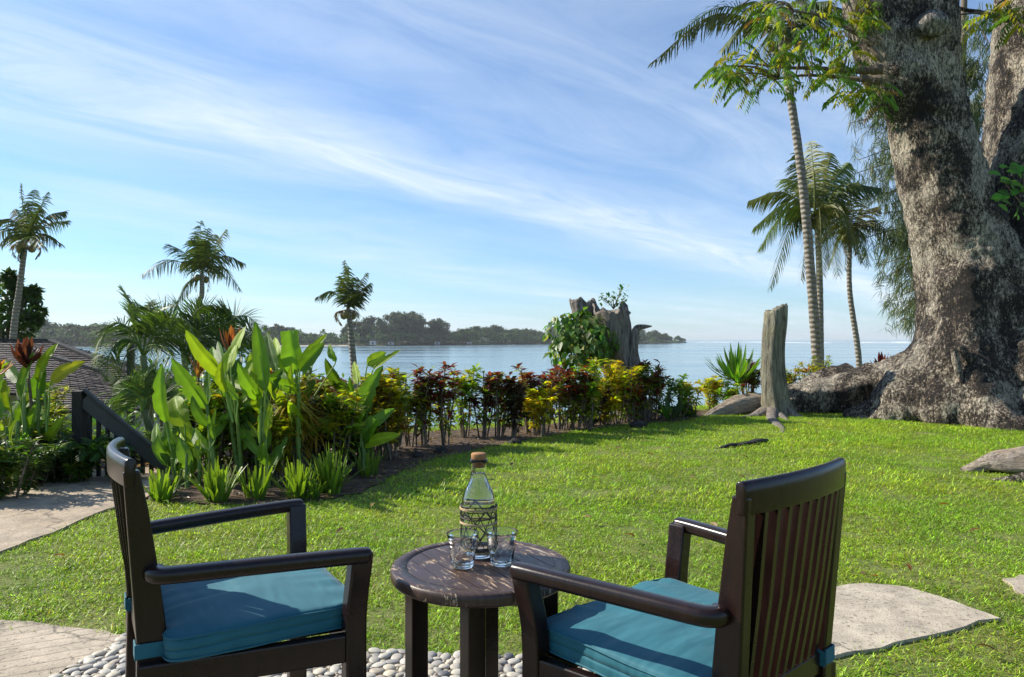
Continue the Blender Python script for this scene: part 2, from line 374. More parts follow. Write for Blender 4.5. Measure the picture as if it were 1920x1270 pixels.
def fabric():
    m, t, b, o = newmat('teal_canvas'); p = opos(t)
    nz = noise_(t, p, 9, 4); fi = noise_(t, p, 900, 2)
    c = mix_(t, nz, (.008, .105, .145), (.014, .150, .195)); c = mix_(t, .25, c, ramp_(t, fi, [(.3, .5), (.7, 1)]), 'MULTIPLY'); setc(t, b, 'Base Color', c)
    b.inputs['Roughness'].default_value = .75; b.inputs['Sheen Weight'].default_value = .12; b.inputs['Sheen Roughness'].default_value = .4
    wr = noise_(t, mapping(t, p, (2.2, 7, 3)), 1.6, 2, .5, .2)
    bump_(t, b, math_(t, 'ADD', math_(t, 'MULTIPLY', wr, 7.0), math_(t, 'MULTIPLY', fi, .03)), .5, .005); return m
M_fab = fabric()
def glass(name, rough=0.0, ior=1.45, tint=(1, 1, 1), facet=False):
    m, t, b, o = newmat(name); b.inputs['Transmission Weight'].default_value = 1; b.inputs['Roughness'].default_value = rough; b.inputs['IOR'].default_value = ior
    b.inputs['Base Color'].default_value = tint+(1,); return m
M_glass = glass('clear_glass', 0, 1.45, (.97, .99, .985)); M_water_in = glass('drinking_water', 0, 1.33)
M_cork = simple('cork', (.30, .14, .055), (.46, .24, .10), 90, .9, .4, .003)
M_rattan = simple('pale_rattan', (.45, .31, .15), (.62, .46, .25), 80, .7, .3, .002)
M_rattand = simple('black_rattan', (.018, .015, .012), (.05, .04, .03), 80, .6, .3, .002)
M_rail = simple('painted_rail', (.035, .04, .042), (.055, .06, .06), 12, .5, .1, .003)
M_black = simple('dark_timber', (.012, .011, .010), (.03, .027, .023), 14, .7, .3, .005, stretch=(3, 3, 1))
def barkmat(name, dark, mid, light, lich=.5, sc_=1.0, stretch=(1, 1, .55), bd=.06, patch=(.42, .62)):
    m, t, b, o = newmat(name); p = gpos(t); q = mapping(t, p, stretch)
    region = noise_(t, p, .8*sc_, 4, .55, .5); streak = noise_(t, mapping(t, p, (1, 1, .18)), 2.2*sc_, 4, .6)
    fl = noise_(t, mapping(t, p, (1, 1, .5)), 19*sc_, 8, .74, .35); plate = noise_(t, q, 42*sc_, 3, .6)
    cr = ramp_(t, noise_(t, mapping(t, p, (1, 1, .35)), 11*sc_, 5, .6, 1.2), [(.40, 0), (.50, 1), (.60, .75)])
    v = math_(t, 'ADD', fl, math_(t, 'ADD', math_(t, 'ADD', .004, math_(t, 'MULTIPLY', math_(t, 'SUBTRACT', region, .5), .9)), math_(t, 'MULTIPLY', math_(t, 'SUBTRACT', streak, .5), .55)))
    v = math_(t, 'ADD', v, math_(t, 'MULTIPLY', math_(t, 'SUBTRACT', plate, .5), .35))
    c = mix_(t, ramp_(t, v, [(.40, 0), (.50, 1)]), dark, mid); c = mix_(t, math_(t, 'MULTIPLY', ramp_(t, v, [(.49, 0), (.60, 1)]), lich), c, light)
    rd = math_(t, 'ABSOLUTE', math_(t, 'SUBTRACT', noise_(t, mapping(t, p, (1, 1, .28)), 9*sc_, 5, .62, .8), .5)); rd = ramp_(t, rd, [(.0, 0), (.035, 1)])
    c = mix_(t, .75, c, ramp_(t, cr, [(0, .25), (1, 1)]), 'MULTIPLY'); c = mix_(t, .85, c, ramp_(t, rd, [(0, .16), (1, 1)]), 'MULTIPLY')
    setc(t, b, 'Base Color', c); b.inputs['Roughness'].default_value = .88
    bump_(t, b, math_(t, 'ADD', math_(t, 'ADD', math_(t, 'MULTIPLY', rd, .9), math_(t, 'MULTIPLY', cr, .7)), math_(t, 'ADD', math_(t, 'MULTIPLY', fl, 1.0), math_(t, 'MULTIPLY', plate, .5))), 1.0, bd); return m
M_bark = barkmat('mottled_bark', (.024, .017, .012), (.20, .145, .10), (.78, .68, .53), 1.0, 1.7, (1, 1, .7), .07)
M_knob = barkmat('pale_knob_bark', (.20, .18, .15), (.45, .42, .37), (.72, .70, .64), .9, 1.0, bd=.03)
def deadwood(name, dark, light, warm, sc_=1.0, st=(6, 6, .7)):
    m, t, b, o = newmat(name); p = gpos(t); q = mapping(t, p, st)
    n1 = noise_(t, q, 4*sc_, 8, .7, .6); n2 = noise_(t, p, 2.5*sc_, 5, .6); n3 = noise_(t, p, 30, 4)
    c = mix_(t, ramp_(t, n1, [(.36, 0), (.62, 1)]), dark, light); c = mix_(t, ramp_(t, n2, [(.45, 0), (.65, .7)]), c, warm)
    c = mix_(t, .4, c, ramp_(t, n3, [(.3, .5), (.7, 1)]), 'MULTIPLY'); setc(t, b, 'Base Color', c); b.inputs['Roughness'].default_value = .9
    bump_(t, b, math_(t, 'ADD', n1, math_(t, 'MULTIPLY', n3, .2)), 1.0, .03); return m
M_dead = deadwood('weathered_deadwood', (.05, .04, .033), (.34, .30, .26), (.20, .15, .11))
M_post = deadwood('greenish_deadwood', (.06, .05, .038), (.33, .31, .22), (.19, .17, .09))
M_pale = deadwood('bleached_wood', (.10, .075, .055), (.46, .39, .31), (.38, .28, .18), 1.3, (1.2, 5, 7))
def palmtrunk():
    m, t, b, o = newmat('ringed_palm_bark'); p = gpos(t)
    wv = N(t, 'ShaderNodeTexWave', bands_direction='Z'); wv.inputs['Scale'].default_value = 2.6; wv.inputs['Distortion'].default_value = 1.6; wv.inputs['Detail'].default_value = 3; wv.inputs['Detail Scale'].default_value = 2
    t.links.new(p, wv.inputs['Vector']); n1 = noise_(t, p, 12, 6, .7)
    c = mix_(t, ramp_(t, n1, [(.3, 0), (.7, 1)]), (.16, .135, .105), (.36, .32, .27)); c = mix_(t, .7, c, ramp_(t, wv.outputs['Fac'], [(.1, .45), (.5, 1)]), 'MULTIPLY')
    setc(t, b, 'Base Color', c); b.inputs['Roughness'].default_value = .85
    bump_(t, b, math_(t, 'ADD', wv.outputs['Fac'], n1), .8, .03); return m
M_ptrunk = palmtrunk()
M_stem = leafmat('green_stem', .0, .5, .4, 20, (1, 1, 1), .1)
M_twig = simple('twig_bark', (.10, .075, .05), (.22, .17, .12), 25, .85, .4, .004)
M_rock = simple('black_stone', (.018, .016, .014), (.06, .052, .045), 10, .9, 1.0, .03)
M_shing = simple('wood_shingle', (.045, .036, .034), (.20, .165, .15), 9, .85, .5, .01, stretch=(1, 3, 6))
M_wallp = simple('painted_wall', (.55, .52, .47), (.66, .63, .58), 5, .8, .1, .01)
M_land = simple('land_soil', (.03, .045, .016), (.06, .075, .028), .5, .95, .6, .2)
M_sand = simple('beach_sand', (.50, .44, .34), (.62, .56, .45), .2, .95, .2, .1)
def lawnmat():
    m, t, b, o = newmat('lawn_ground'); p = gpos(t); n = noise_(t, p, 2.2, 5, .6); n2 = noise_(t, p, 45, 4, .7)
    c = mix_(t, ramp_(t, n, [(.35, 0), (.65, 1)]), (.13, .18, .025), (.19, .22, .04)); c = mix_(t, ramp_(t, n2, [(.45, 0), (.7, .8)]), c, (.13, .10, .05))
    setc(t, b, 'Base Color', c); b.inputs['Roughness'].default_value = .95; bump_(t, b, n2, 1, .02); return m
M_lawn = lawnmat()
def seamat():
    m, t, b, o = newmat('sea_water'); p = gpos(t)
    b.inputs['Base Color'].default_value = (.12, .20, .24, 1); b.inputs['Roughness'].default_value = .12; b.inputs['IOR'].default_value = 1.33; b.inputs['Specular IOR Level'].default_value = .5
    n1 = noise_(t, mapping(t, p, (.12, .35, 1)), 1, 5, .6); n2 = noise_(t, mapping(t, p, (1.2, 2.2, 1)), 1, 3, .6); n3 = noise_(t, mapping(t, p, (.006, .03, 1)), 1, 4, .6)
    deep = ramp_(t, n3, [(.4, 0), (.6, 1)]); setc(t, b, 'Base Color', mix_(t, deep, (.12, .20, .24), (.17, .26, .30)))
    setc(t, b, 'Roughness', math_(t, 'ADD', math_(t, 'MULTIPLY', deep, .12), .08))
    bump_(t, b, math_(t, 'ADD', math_(t, 'MULTIPLY', n1, 1.6), math_(t, 'MULTIPLY', n2, .5)), .15, .25); return m
M_sea = seamat()
m_, t_, b_, o_ = newmat('surf_foam'); b_.inputs['Base Color'].default_value = (.85, .87, .88, 1); b_.inputs['Roughness'].default_value = .8; M_foam = m_

# ================================================================== SETTING
SEA = -5.0
EX = np.array([-60, -12, -6, -3, -1, 1, 3, 5, 8, 12, 20, 60.]); EY = np.array([12, 8.2, 7.6, 8.7, 9.4, 10.6, 12.2, 13.6, 15.5, 17.5, 20, 24.])
def height(x, y):
    x = np.asarray(x, float); y = np.asarray(y, float)
    e = y-np.interp(x, EX, EY)
    h = np.where(e <= 0, 0, np.where(e < 3, -1.5*(1-np.cos(np.clip(e, 0, 3)/3*np.pi))/2, -1.5-(e-3)*.115))
    return np.maximum(h, -7.5)
xs = np.concatenate((np.arange(-70, -14, 2), np.arange(-14, 16, .35), np.arange(16, 71, 2))); ys = np.concatenate((np.arange(-30, 0, 3), np.arange(0, 20, .35), np.arange(20, 76, 1.5)))
XX, YY = np.meshgrid(xs, ys); ZZ = height(XX, YY)-.003
ZZ = ZZ+np.where(ZZ < -.1, (mnoise and 0), 0)
nx, ny = len(xs), len(ys); I = np.arange(ny-1)[:, None]*nx+np.arange(nx-1)[None, :]
mb = MB(); mb.add(np.stack((XX, YY, ZZ), -1), np.stack((I, I+1, I+nx+1, I+nx), -1).reshape(-1, 4)); mb.build('ground', M_lawn, kind='structure')
mb = MB(); S_ = 7000
mb.add([(-S_, -600, SEA), (S_, -600, SEA), (S_, 7000, SEA), (-S_, 7000, SEA)], [(0, 1, 2, 3)]); mb.build('sea', M_sea, kind='structure')

def sheet(name, pts, z, mat, thick=.0, kind='structure', jitter=0.0, parent=None):
    pts = np.asarray(pts, float)[:, :2]
    if jitter:
        q = []
        for i in range(len(pts)):
            a, b = pts[i], pts[(i+1) % len(pts)]; n = max(2, int(np.linalg.norm(b-a)/.12))
            for k in range(n): q.append(a+(b-a)*k/n+rng.normal(0, jitter, 2))
        pts = np.array(q)
    m = bpy.data.meshes.new(name); n = len(pts)
    v = [(p[0], p[1], z) for p in pts]; f = [tuple(range(n))]
    if thick:
        v += [(p[0], p[1], z-thick) for p in pts]; f += [(i, i+n, (i+1) % n+n, (i+1) % n) for i in range(n)]
    m.from_pydata(v, [], f); m.update()
    ar = sum(pts[i][0]*pts[(i+1) % n][1]-pts[(i+1) % n][0]*pts[i][1] for i in range(n))
    if ar < 0: m.flip_normals()
    o = ob(name, m, mat, parent)
    if kind: o['kind'] = kind
    return o
lawnpoly = None
bed_pts = [G(265, 926), G(300, 944), G(400, 946), G(480, 948), G(600, 940), G(680, 925), G(745, 888), G(800, 866), G(880, 846), G(960, 830), G(1080, 809), G(1190, 796), G(1300, 788),
           (3.4, 12.0, 0), (1.2, 10.3, 0), (-1, 9.1, 0), (-3, 8.4, 0), (-5.6, 7.5, 0), (-5.2, 6.6, 0), G(300, 889), G(330, 895)]
bed_pts = [tuple(p) for p in bed_pts]
sheet('garden_bed', bed_pts, .006, M_soil, 0, jitter=.02)
path_pts = [G(-400, 1300), G(-200, 1130), G(0, 1036), G(60, 1014), G(120, 990), G(180, 966), G(225, 951), G(275, 935), G(310, 915), G(345, 888), G(330, 876), G(200, 882), G(120, 886), G(85, 897), G(60, 911), G(0, 938), G(-300, 960), (-9, 5, 0), (-9, 1, 0)]
path_pts = [tuple(p) for p in path_pts]
sheet('path', path_pts, .012, M_path, .05, jitter=.012)
lbed_pts = [G(-300, 962), G(0, 939), G(60, 912), G(90, 897), G(125, 886), G(200, 882), G(150, 874), (-5.6, 8.0, 0), (-9, 8, 0), (-11, 5, 0)]
sheet('garden_bed_beside_path', lbed_pts, .004, M_soil, 0)
patio_l = [(-3.5, .8), G(-300, 1185)[:2], G(0, 1167)[:2], G(110, 1176)[:2], G(200, 1187)[:2], G(238, 1196)[:2], G(190, 1225)[:2], G(150, 1245)[:2], G(110, 1268)[:2], (-1.6, 2.3), (-1.6, .8)]
sheet('patio_slab', patio_l, .010, M_slabl, .05, jitter=.006)
peb_pts = [G(238, 1194)[:2], G(300, 1203)[:2], G(420, 1212)[:2], G(520, 1216)[:2], G(700, 1224)[:2], G(860, 1232)[:2], G(975, 1237)[:2], (.25, 2.55), (.5, 2.2), (.5, .8), (-1.58, .8), (-1.58, 2.3), G(112, 1269)[:2], G(152, 1246)[:2], G(192, 1226)[:2]]
pave = sheet('pebble_paving', peb_pts, .008, M_mort, .05)
slab_r = [G(1380, 1120)[:2], G(1560, 1106)[:2], G(1625, 1098)[:2], G(1700, 1105)[:2], G(1760, 1122)[:2], G(1820, 1143)[:2], G(1872, 1163)[:2], G(1800, 1180)[:2], G(1740, 1200)[:2], G(1680, 1212)[:2], G(1620, 1226)[:2], G(1560, 1232)[:2], G(1400, 1236)[:2]]
sheet('stepping_slab', slab_r, .012, M_slab, .05, jitter=.008)
slab_e = [G(1886, 1090)[:2], G(1915, 1082)[:2], G(1990, 1085)[:2], G(2030, 1130)[:2], G(1950, 1128)[:2], G(1905, 1112)[:2]]
sheet('edge_slab', slab_e, .010, M_slab, .05, jitter=.008)

# pebbles, each one a part of the paving
def pebmesh(k):
    import bmesh
    bm = bmesh.new(); bmesh.ops.create_icosphere(bm, subdivisions=2, radius=1.0)
    for v in bm.verts:
        n = mnoise.noise(v.co*1.1+Vector((k*7.3, 0, 0))); v.co *= 1+.16*n; v.co.z *= .8
    m = bpy.data.meshes.new('pebble'); bm.to_mesh(m); bm.free()
    for p in m.polygons: p.use_smooth = True
    m.materials.append(M_peb); return m
pm = [pebmesh(k) for k in range(7)]
cand = []; 
for _ in range(150000):
    x = random.uniform(-1.62, .5); y = random.uniform(1.2, 2.86) if random.random() < .6 else random.uniform(2.36, 2.86)
    a = random.choice((.010, .013, .015, .018, .021, .025)) if random.random() < .8 else .007
    cand.append((a, x, y))
cand.sort(key=lambda c: -c[0]+random.uniform(0, .010)); placed = []
ok = inpoly(np.array([c[1] for c in cand]), np.array([c[2] for c in cand]), peb_pts)
grid = {}
for (a, x, y), i_ in zip(cand, ok):
    if not i_: continue
    gx, gy = int(x/.07), int(y/.07); bad = False
    for dx in (-1, 0, 1):
        for dy in (-1, 0, 1):
            for (b, u, v) in grid.get((gx+dx, gy+dy), ()):
                if (u-x)**2+((v-y)*1.0)**2 < (.80*(a+b))**2: bad = True; break
    if bad: continue
    grid.setdefault((gx, gy), []).append((a, x, y)); placed.append((a, x, y))
placed.sort(key=lambda c: -c[0]*(1 if c[2] > 2.44 and abs(c[1]+.3) < 1.45 else .02))
rest = MB(); 
for i, (a, x, y) in enumerate(placed):
    m = pm[i % 7]; s = (a*random.uniform(.95, 1.25), a*random.uniform(.68, .95), a*random.uniform(.38, .55)); rz = random.uniform(0, 3.14)
    if i < 300:
        o = ob('pebble', m, None, pave); o.location = (x, y, .008+s[2]*.25); o.scale = s; o.rotation_euler = (random.uniform(-.12, .12), random.uniform(-.12, .12), rz)
    else:
        co = np.array([v.co for v in m.vertices])*s; co = rotz(co, rz)+np.array((x, y, .008+s[2]*.25))
        rest.add(co, [tuple(p.vertices) for p in m.polygons])
if rest.n: rest.build('small_pebbles', M_peb, pave, kind='stuff')

# ------------------------------------------------------------------ lawn grass
def clump(nb, rad, hmin, hmax, wd, name, dry=.12):
    m = MB(); r = rad*np.sqrt(rng.random(nb)); a = rng.uniform(0, 2*np.pi, nb)
    p = np.stack((r*np.cos(a), r*np.sin(a), np.full(nb, -.004)), -1)
    az = rng.uniform(0, 2*np.pi, nb); el = rng.uniform(.2, 1.2, nb); d = np.stack((np.cos(az)*np.cos(el), np.sin(az)*np.cos(el), np.sin(el)), -1)
    base = np.where(rng.random((nb, 1)) < dry, np.array([[.38, .33, .14]]), np.array([[.35, .49, .042]])); base = base*np.exp(rng.normal(0, .42, (nb, 1)))*np.exp(rng.normal(0, .10, (nb, 3)))
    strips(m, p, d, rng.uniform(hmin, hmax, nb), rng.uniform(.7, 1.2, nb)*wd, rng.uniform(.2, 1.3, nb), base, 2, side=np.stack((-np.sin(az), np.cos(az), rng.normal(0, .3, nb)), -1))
    me = m.mesh(name, False); me.materials.append(M_grass); o = bpy.data.objects.new(name, me); return o
gcol = bpy.data.collections.new('grass_clumps')
for k in range(5): gcol.objects.link(clump(74, .08, .020, .042, .0048, 'clump_near%d' % k))
gcol2 = bpy.data.collections.new('grass_clumps_far')
for k in range(4): gcol2.objects.link(clump(90, .14, .026, .055, .0066, 'clump_far%d' % k, .08))
def instancer(name, pts, rot, scl, coll, **k):
    m = bpy.data.meshes.new(name); m.from_pydata([tuple(p) for p in pts], [], [])
    a = m.attributes.new('rot', 'FLOAT', 'POINT'); a.data.foreach_set('value', rot); a = m.attributes.new('scl', 'FLOAT', 'POINT'); a.data.foreach_set('value', scl)
    o = ob(name, m, M_grass, **k); g = bpy.data.node_groups.new(name+'_nodes', 'GeometryNodeTree')
    g.interface.new_socket('Geometry', in_out='INPUT', socket_type='NodeSocketGeometry'); g.interface.new_socket('Geometry', in_out='OUTPUT', socket_type='NodeSocketGeometry')
    gi = g.nodes.new('NodeGroupInput'); go = g.nodes.new('NodeGroupOutput'); ip = g.nodes.new('GeometryNodeInstanceOnPoints'); ci = g.nodes.new('GeometryNodeCollectionInfo')
    ci.inputs[0].default_value = coll; ci.inputs['Separate Children'].default_value = True; ip.inputs['Pick Instance'].default_value = True
    mp = g.nodes.new('GeometryNodeMeshToPoints'); g.links.new(gi.outputs[0], mp.inputs[0]); g.links.new(mp.outputs[0], ip.inputs['Points']); g.links.new(ci.outputs[0], ip.inputs['Instance'])
    na = g.nodes.new('GeometryNodeInputNamedAttribute'); na.data_type = 'FLOAT'; na.inputs[0].default_value = 'rot'; cb = g.nodes.new('ShaderNodeCombineXYZ'); g.links.new(na.outputs[0], cb.inputs[2])
    ns = g.nodes.new('GeometryNodeInputNamedAttribute'); ns.data_type = 'FLOAT'; ns.inputs[0].default_value = 'scl'
    er = g.nodes.new('FunctionNodeEulerToRotation'); g.links.new(cb.outputs[0], er.inputs[0]); g.links.new(er.outputs[0], ip.inputs['Rotation']); g.links.new(ns.outputs[0], ip.inputs['Scale'])
    g.links.new(ip.outputs[0], go.inputs[0]); md = o.modifiers.new('scatter', 'NODES'); md.node_group = g; return o
def scatter(y0, y1, dens, margin=1.12):
    A = (y1-y0)*2*(.72*y1*margin+.6); n = int(A*dens); y = rng.uniform(y0, y1, n); x = rng.uniform(-1, 1, n)*(.72*y1*margin+.6)
    k = np.abs(x) < .72*y*margin+.6; x, y = x[k], y[k]
    for poly in (bed_pts, path_pts, lbed_pts, patio_l, peb_pts, slab_r, slab_e): 
        k = ~inpoly(x+rng.normal(0, .022, len(x)), y+rng.normal(0, .03, len(x)), poly); x, y = x[k], y[k]
    k = (y < np.interp(x, EX, EY)+1.2); x, y = x[k], y[k]
    return x, y
gx, gy = scatter(1.9, 5.2, 260); n = len(gx)
lump = np.array([mnoise.noise(Vector((x*1.3, y*1.3, 3))) for x, y in zip(gx, gy)])
instancer('lawn_grass', np.stack((gx, gy, np.full(n, .0)), -1), rng.uniform(0, 6.28, n), np.clip(rng.uniform(.7, 1.15, n)*(1+.35*lump), .5, 1.5), gcol, kind='stuff')
gx, gy = scatter(5.1, 14.5, 110); n = len(gx)
lump = np.array([mnoise.noise(Vector((x*.9, y*.9, 9))) for x, y in zip(gx, gy)])
instancer('distant_lawn_grass', np.stack((gx, gy, height(gx, gy)-.002), -1), rng.uniform(0, 6.28, n), np.clip(rng.uniform(.7, 1.15, n)*(1+.4*lump), .5, 1.5), gcol2, kind='stuff')
# ================================================================== FURNITURE
def bevmod(o, w, seg=3):
    m = o.modifiers.new('bevel', 'BEVEL'); m.width = w; m.segments = seg; m.limit_method = 'ANGLE'; m.angle_limit = R(35); return o
def smooth_sweep(mb, path, prof_fn, n):          # closed profile swept along a path; prof_fn(i) -> (n,2) in (side, up)
    t, a, b = frames(path); side = unit(np.cross(t, np.array((0, 0, 1.)))); up = np.cross(side, t); V = []
    for i in range(len(path)): 
        q = prof_fn(i/(len(path)-1)); V.append(path[i]+side[i]*q[:, 0:1]+up[i]*q[:, 1:2])
    V = np.array(V); m = len(path); i = np.arange(m-1)[:, None]*n; j = np.arange(n)[None, :]; k = (j+1) % n
    mb.add(V, np.stack((i+k, i+j, i+n+j, i+n+k), -1).reshape(-1, 4))
    for q, rev in ((0, False), (m-1, True)):
        vv = np.vstack((V[q], V[q].mean(0))); ff = np.stack((np.arange(n), (np.arange(n)+1) % n, np.full(n, n)), -1); mb.add(vv, ff[:, ::-1] if rev else ff)
def superell(n, w, h, e=3.2):
    th = np.linspace(0, 2*np.pi, n, endpoint=False); c, s = np.cos(th), np.sin(th)
    return np.stack((np.sign(c)*np.abs(c)**(2/e)*w/2, np.sign(s)*np.abs(s)**(2/e)*h/2), -1)
WT, YT, ZT, WP, YP = .223, -.334, .898, .2057, -.3006   # outer half width and back edge of the posts, top and at the seat
def ypost(z): return YP+(YT-YP)*(z-.43)/(ZT-.43) if z > .43 else YP-.0+(.43-z)*(-.02)
def wpost(z): return WP+(WT-WP)*max(0, (z-.43))/(ZT-.43)
def make_cushion_mesh():
    n, m_ = 26, 24; hx, y0, y1, z0, z1 = .262, -.245, .236, .407, .470
    import bmesh
    bm = bmesh.new(); V = {}
    mb = MB(); lay = 9; rows = []
    # rounded pad: rings of a superellipse footprint stacked from the bottom seam to the top
    def ring(s, z, N=120):
        th = np.linspace(0, 2*np.pi, N, endpoint=False); c, q = np.cos(th), np.sin(th); e = 13
        k = (np.abs(c)**e+np.abs(q)**e)**(-1/e); x = c*k*hx*s; y = (y0+y1)/2+q*k*(y1-y0)/2*s
        return np.stack((x, y, np.full(N, z)), -1)
    hh = [(.0, z0), (.5, z0), (.98, z0), (.996, z0+.003), (1.002, z0+.010), (1.004, z0+.022), (1.003, z0+.0285), (.989, z0+.031), (1.003, z0+.0335), (1.004, z0+.042), (1.001, z1-.010), (.994, z1-.003), (.978, z1+.0005), (.93, z1+.003), (.82, z1+.006), (.65, z1+.009), (.48, z1+.012), (.3, z1+.014), (.12, z1+.014), (0, z1+.014)]
    N_ = 120; V = np.concatenate([ring(max(s, .001), z, N_) for s, z in hh])
    th = np.linspace(0, 2*np.pi, N_, endpoint=False)
    for idx in range(len(V)):
        x, y, z = V[idx]
        if z > z0+.02:
            tp = min(1, (z-z0-.02)/.03)
            edge = .3+.7*min(1, max(0, (abs((y-.0)/.24)-.35)/.65))
            w = mnoise.noise(Vector((x*26, y*5+1, .5)))*.0115*edge+mnoise.noise(Vector((x*7, y*9, 3)))*.006+mnoise.noise(Vector((x*50, y*7, 8)))*.0022*edge
            V[idx][2] += w*tp
        V[idx][0] += .003*mnoise.noise(Vector((y*14, z*20, x*3))); V[idx][1] += .003*mnoise.noise(Vector((x*14, z*20, 4+y*3)))
    m2 = len(hh); i = np.arange(m2-1)[:, None]*N_; j = np.arange(N_)[None, :]; k = (j+1) % N_
    mb.add(V, np.stack((i+j, i+k, i+N_+k, i+N_+j), -1).reshape(-1, 4)); return mb
def make_chair(label, cushlabel=None):
    r = empty('armchair', (0, 0, 0), label, 'armchair', 'dark wooden armchairs with teal cushions')
    for s in (-1, 1):
        # back post: square foot, deepest at the seat, thin at the top
        mb = MB(); zs = [0, .2, .38, .45, .62, .78, ZT-.03]; dep = [.05, .055, .066, .068, .060, .047, .036]
        V = []
        for z, dd in zip(zs, dep):
            w = wpost(z); yb = ypost(z); V += [(s*(w-.036), yb, z), (s*w, yb, z), (s*w, yb+dd, z), (s*(w-.036), yb+dd, z)]
        F = [(l*4+k, l*4+(k+1) % 4, l*4+4+(k+1) % 4, l*4+4+k) for l in range(len(zs)-1) for k in range(4)]+[(3, 2, 1, 0), tuple(len(zs)*4-4+q for q in range(4))]
        mb.add(V, F if s > 0 else [f[::-1] for f in F]); bevmod(mb.build('back_post', M_wood, r, False), .005)
        # front leg, swept out to the arm
        pth = spline([(s*.288, .205, 0), (s*.288, .205, .25), (s*.288, .205, .42), (s*.296, .207, .50), (s*.312, .210, .57), (s*.322, .212, .622)], 22)
        mb = MB(); V = []
        for i, p in enumerate(pth):
            f = i/21; w = .048*(1-.05*f); d_ = .056
            V += [(p[0]-w/2, p[1]-d_/2, p[2]), (p[0]+w/2, p[1]-d_/2, p[2]), (p[0]+w/2, p[1]+d_/2, p[2]), (p[0]-w/2, p[1]+d_/2, p[2])]
        F = [(l*4+k, l*4+(k+1) % 4, l*4+4+(k+1) % 4, l*4+4+k) for l in range(21) for k in range(4)]+[(3, 2, 1, 0), (84, 85, 86, 87)]
        mb.add(V, F); bevmod(mb.build('leg', M_wood, r, False), .006)
        # arm: rounded bar that wraps round the outside of the back post
        ctrl = [(s*.203, -.262, .618), (s*.222, -.266, .618), (s*.241, -.252, .618), (s*.2505, -.226, .618), (s*.262, -.17, .618), (s*.295, 0, .618), (s*.318, .13, .617), (s*.329, .20, .616), (s*.333, .236, .614)]
        pth = spline(ctrl, 46); mb = MB()
        def prof(f):
            e = 1.0 if f < .955 else math.sqrt(max(0, 1-((f-.955)/.045)**2))*.45+.55
            e0 = 1.0
            return superell(20, .046*e*e0, .040*e, 2.9)
        smooth_sweep(mb, pth, prof, 20); mb.build('arm', M_wood, r)
        # strap of the cushion round the post
        mb = MB(); z = .432; w = wpost(z); yb = ypost(z); o_ = .004; dd = .068
        P4 = [(s*(w-.036-o_), yb-o_), (s*(w+o_), yb-o_), (s*(w+o_), yb+dd+.02), (s*(w-.036-o_), yb+dd+.02)]
        for a, b_2 in ((0, 1), (1, 2), (3, 0)):
            A, B = np.array(P4[a]), np.array(P4[b_2]); obox(mb, (*A, z+.002*a), (*B, z-.002*a), (0, 0, 1), .004, .036)
        strap = (mb, s)
        bevmod(mb.build('strap', M_fab, r, False), .0015, 2)
    # top rail, curved in plan, thick rounded crown
    n = 26; xsr = np.linspace(-WT-.0, WT+.0, n); V = []
    prof = [(-.010, 0), (-.012, .045), (-.011, .060), (-.005, .068), (.006, .068), (.012, .062), (.013, .052), (.010, 0)]
    for x in xsr:
        g = 1-(x/WT)**2; y = YT+.018-.030*g; zb = ZT-.068+.004*g
        V += [(x, y+a, zb+h+.0*g) for a, h in prof]
    m_ = len(prof); F = [(l*m_+k, l*m_+m_+k, l*m_+m_+(k+1) % m_, l*m_+(k+1) % m_) for l in range(n-1) for k in range(m_)]+[tuple(range(m_))]+[tuple((n-1)*m_+q for q in range(m_))[::-1]]
    m = bpy.data.meshes.new('top_rail'); m.from_pydata(V, [], F); m.update()
    for p in m.polygons: p.use_smooth = True
    o = ob('top_rail', m, M_wood, r); bevmod(o, .004, 3)
    # lower back rail and slats
    mb = MB(); yl = ypost(.42); obox(mb, (-WP+.037, yl+.022, .415), (WP-.037, yl+.022, .415), (0, 0, 1), .026, .05); bevmod(mb.build('lower_back_rail', M_wood, r, False), .003)
    me = None; ns = 9
    for k in range(ns):
        g = (k+.5)/ns*2-1; xb = g*(WP-.040); xt = g*(WT-.044); q = 1-(xt/WT)**2
        mb = MB(); A = np.array((xb, yl+.024, .438)); B = np.array((xt, YT+.019-.026*q, ZT-.060)); Mid = (A+B)/2+np.array((0, -.004*q, 0))
        obox(mb, A, Mid, (0, 1, 0), .0135, .026); obox(mb, Mid, B, (0, 1, 0), .0135, .026, h2=.021)
        mb.build('slat', M_wood, r, False)
    # seat rails
    mb = MB(); obox(mb, (-.263, .208, .368), (.263, .208, .368), (0, 0, 1), .028, .072); bevmod(mb.build('front_rail', M_wood, r, False), .004)
    mb = MB(); obox(mb, (-WP+.037, ypost(.36)+.034, .352), (WP-.037, ypost(.36)+.034, .352), (0, 0, 1), .028, .064); bevmod(mb.build('back_rail', M_wood, r, False), .004)
    for s in (-1, 1):
        mb = MB(); obox(mb, (s*(WP+.004), -.300, .368), (s*.289, .178, .368), (0, 0, 1), .030, .072); bevmod(mb.build('side_rail', M_wood, r, False), .005)
    mb = MB(); mb.add([(-.2, -.28, .403), (.2, -.28, .403), (.27, .195, .403), (-.27, .195, .403)], [(0, 1, 2, 3)]); mb.build('seat_board', M_wood, r)
    cu = make_cushion_mesh().build('cushion', M_fab, r)
    for z, s in ((.4125, 1.006), (.4640, 1.004)):
        th = np.linspace(0, 2*np.pi, 121); c_, q_ = np.cos(th), np.sin(th); k_ = (np.abs(c_)**13+np.abs(q_)**13)**(-1/13); mb = MB()
        tube(mb, np.stack((c_*k_*.262*s, -.0045+q_*k_*.2405*s, z+.0012*np.sin(th*7)), -1), .0026, 6, cap=False); mb.build('piping', M_fab, cu)
    return r
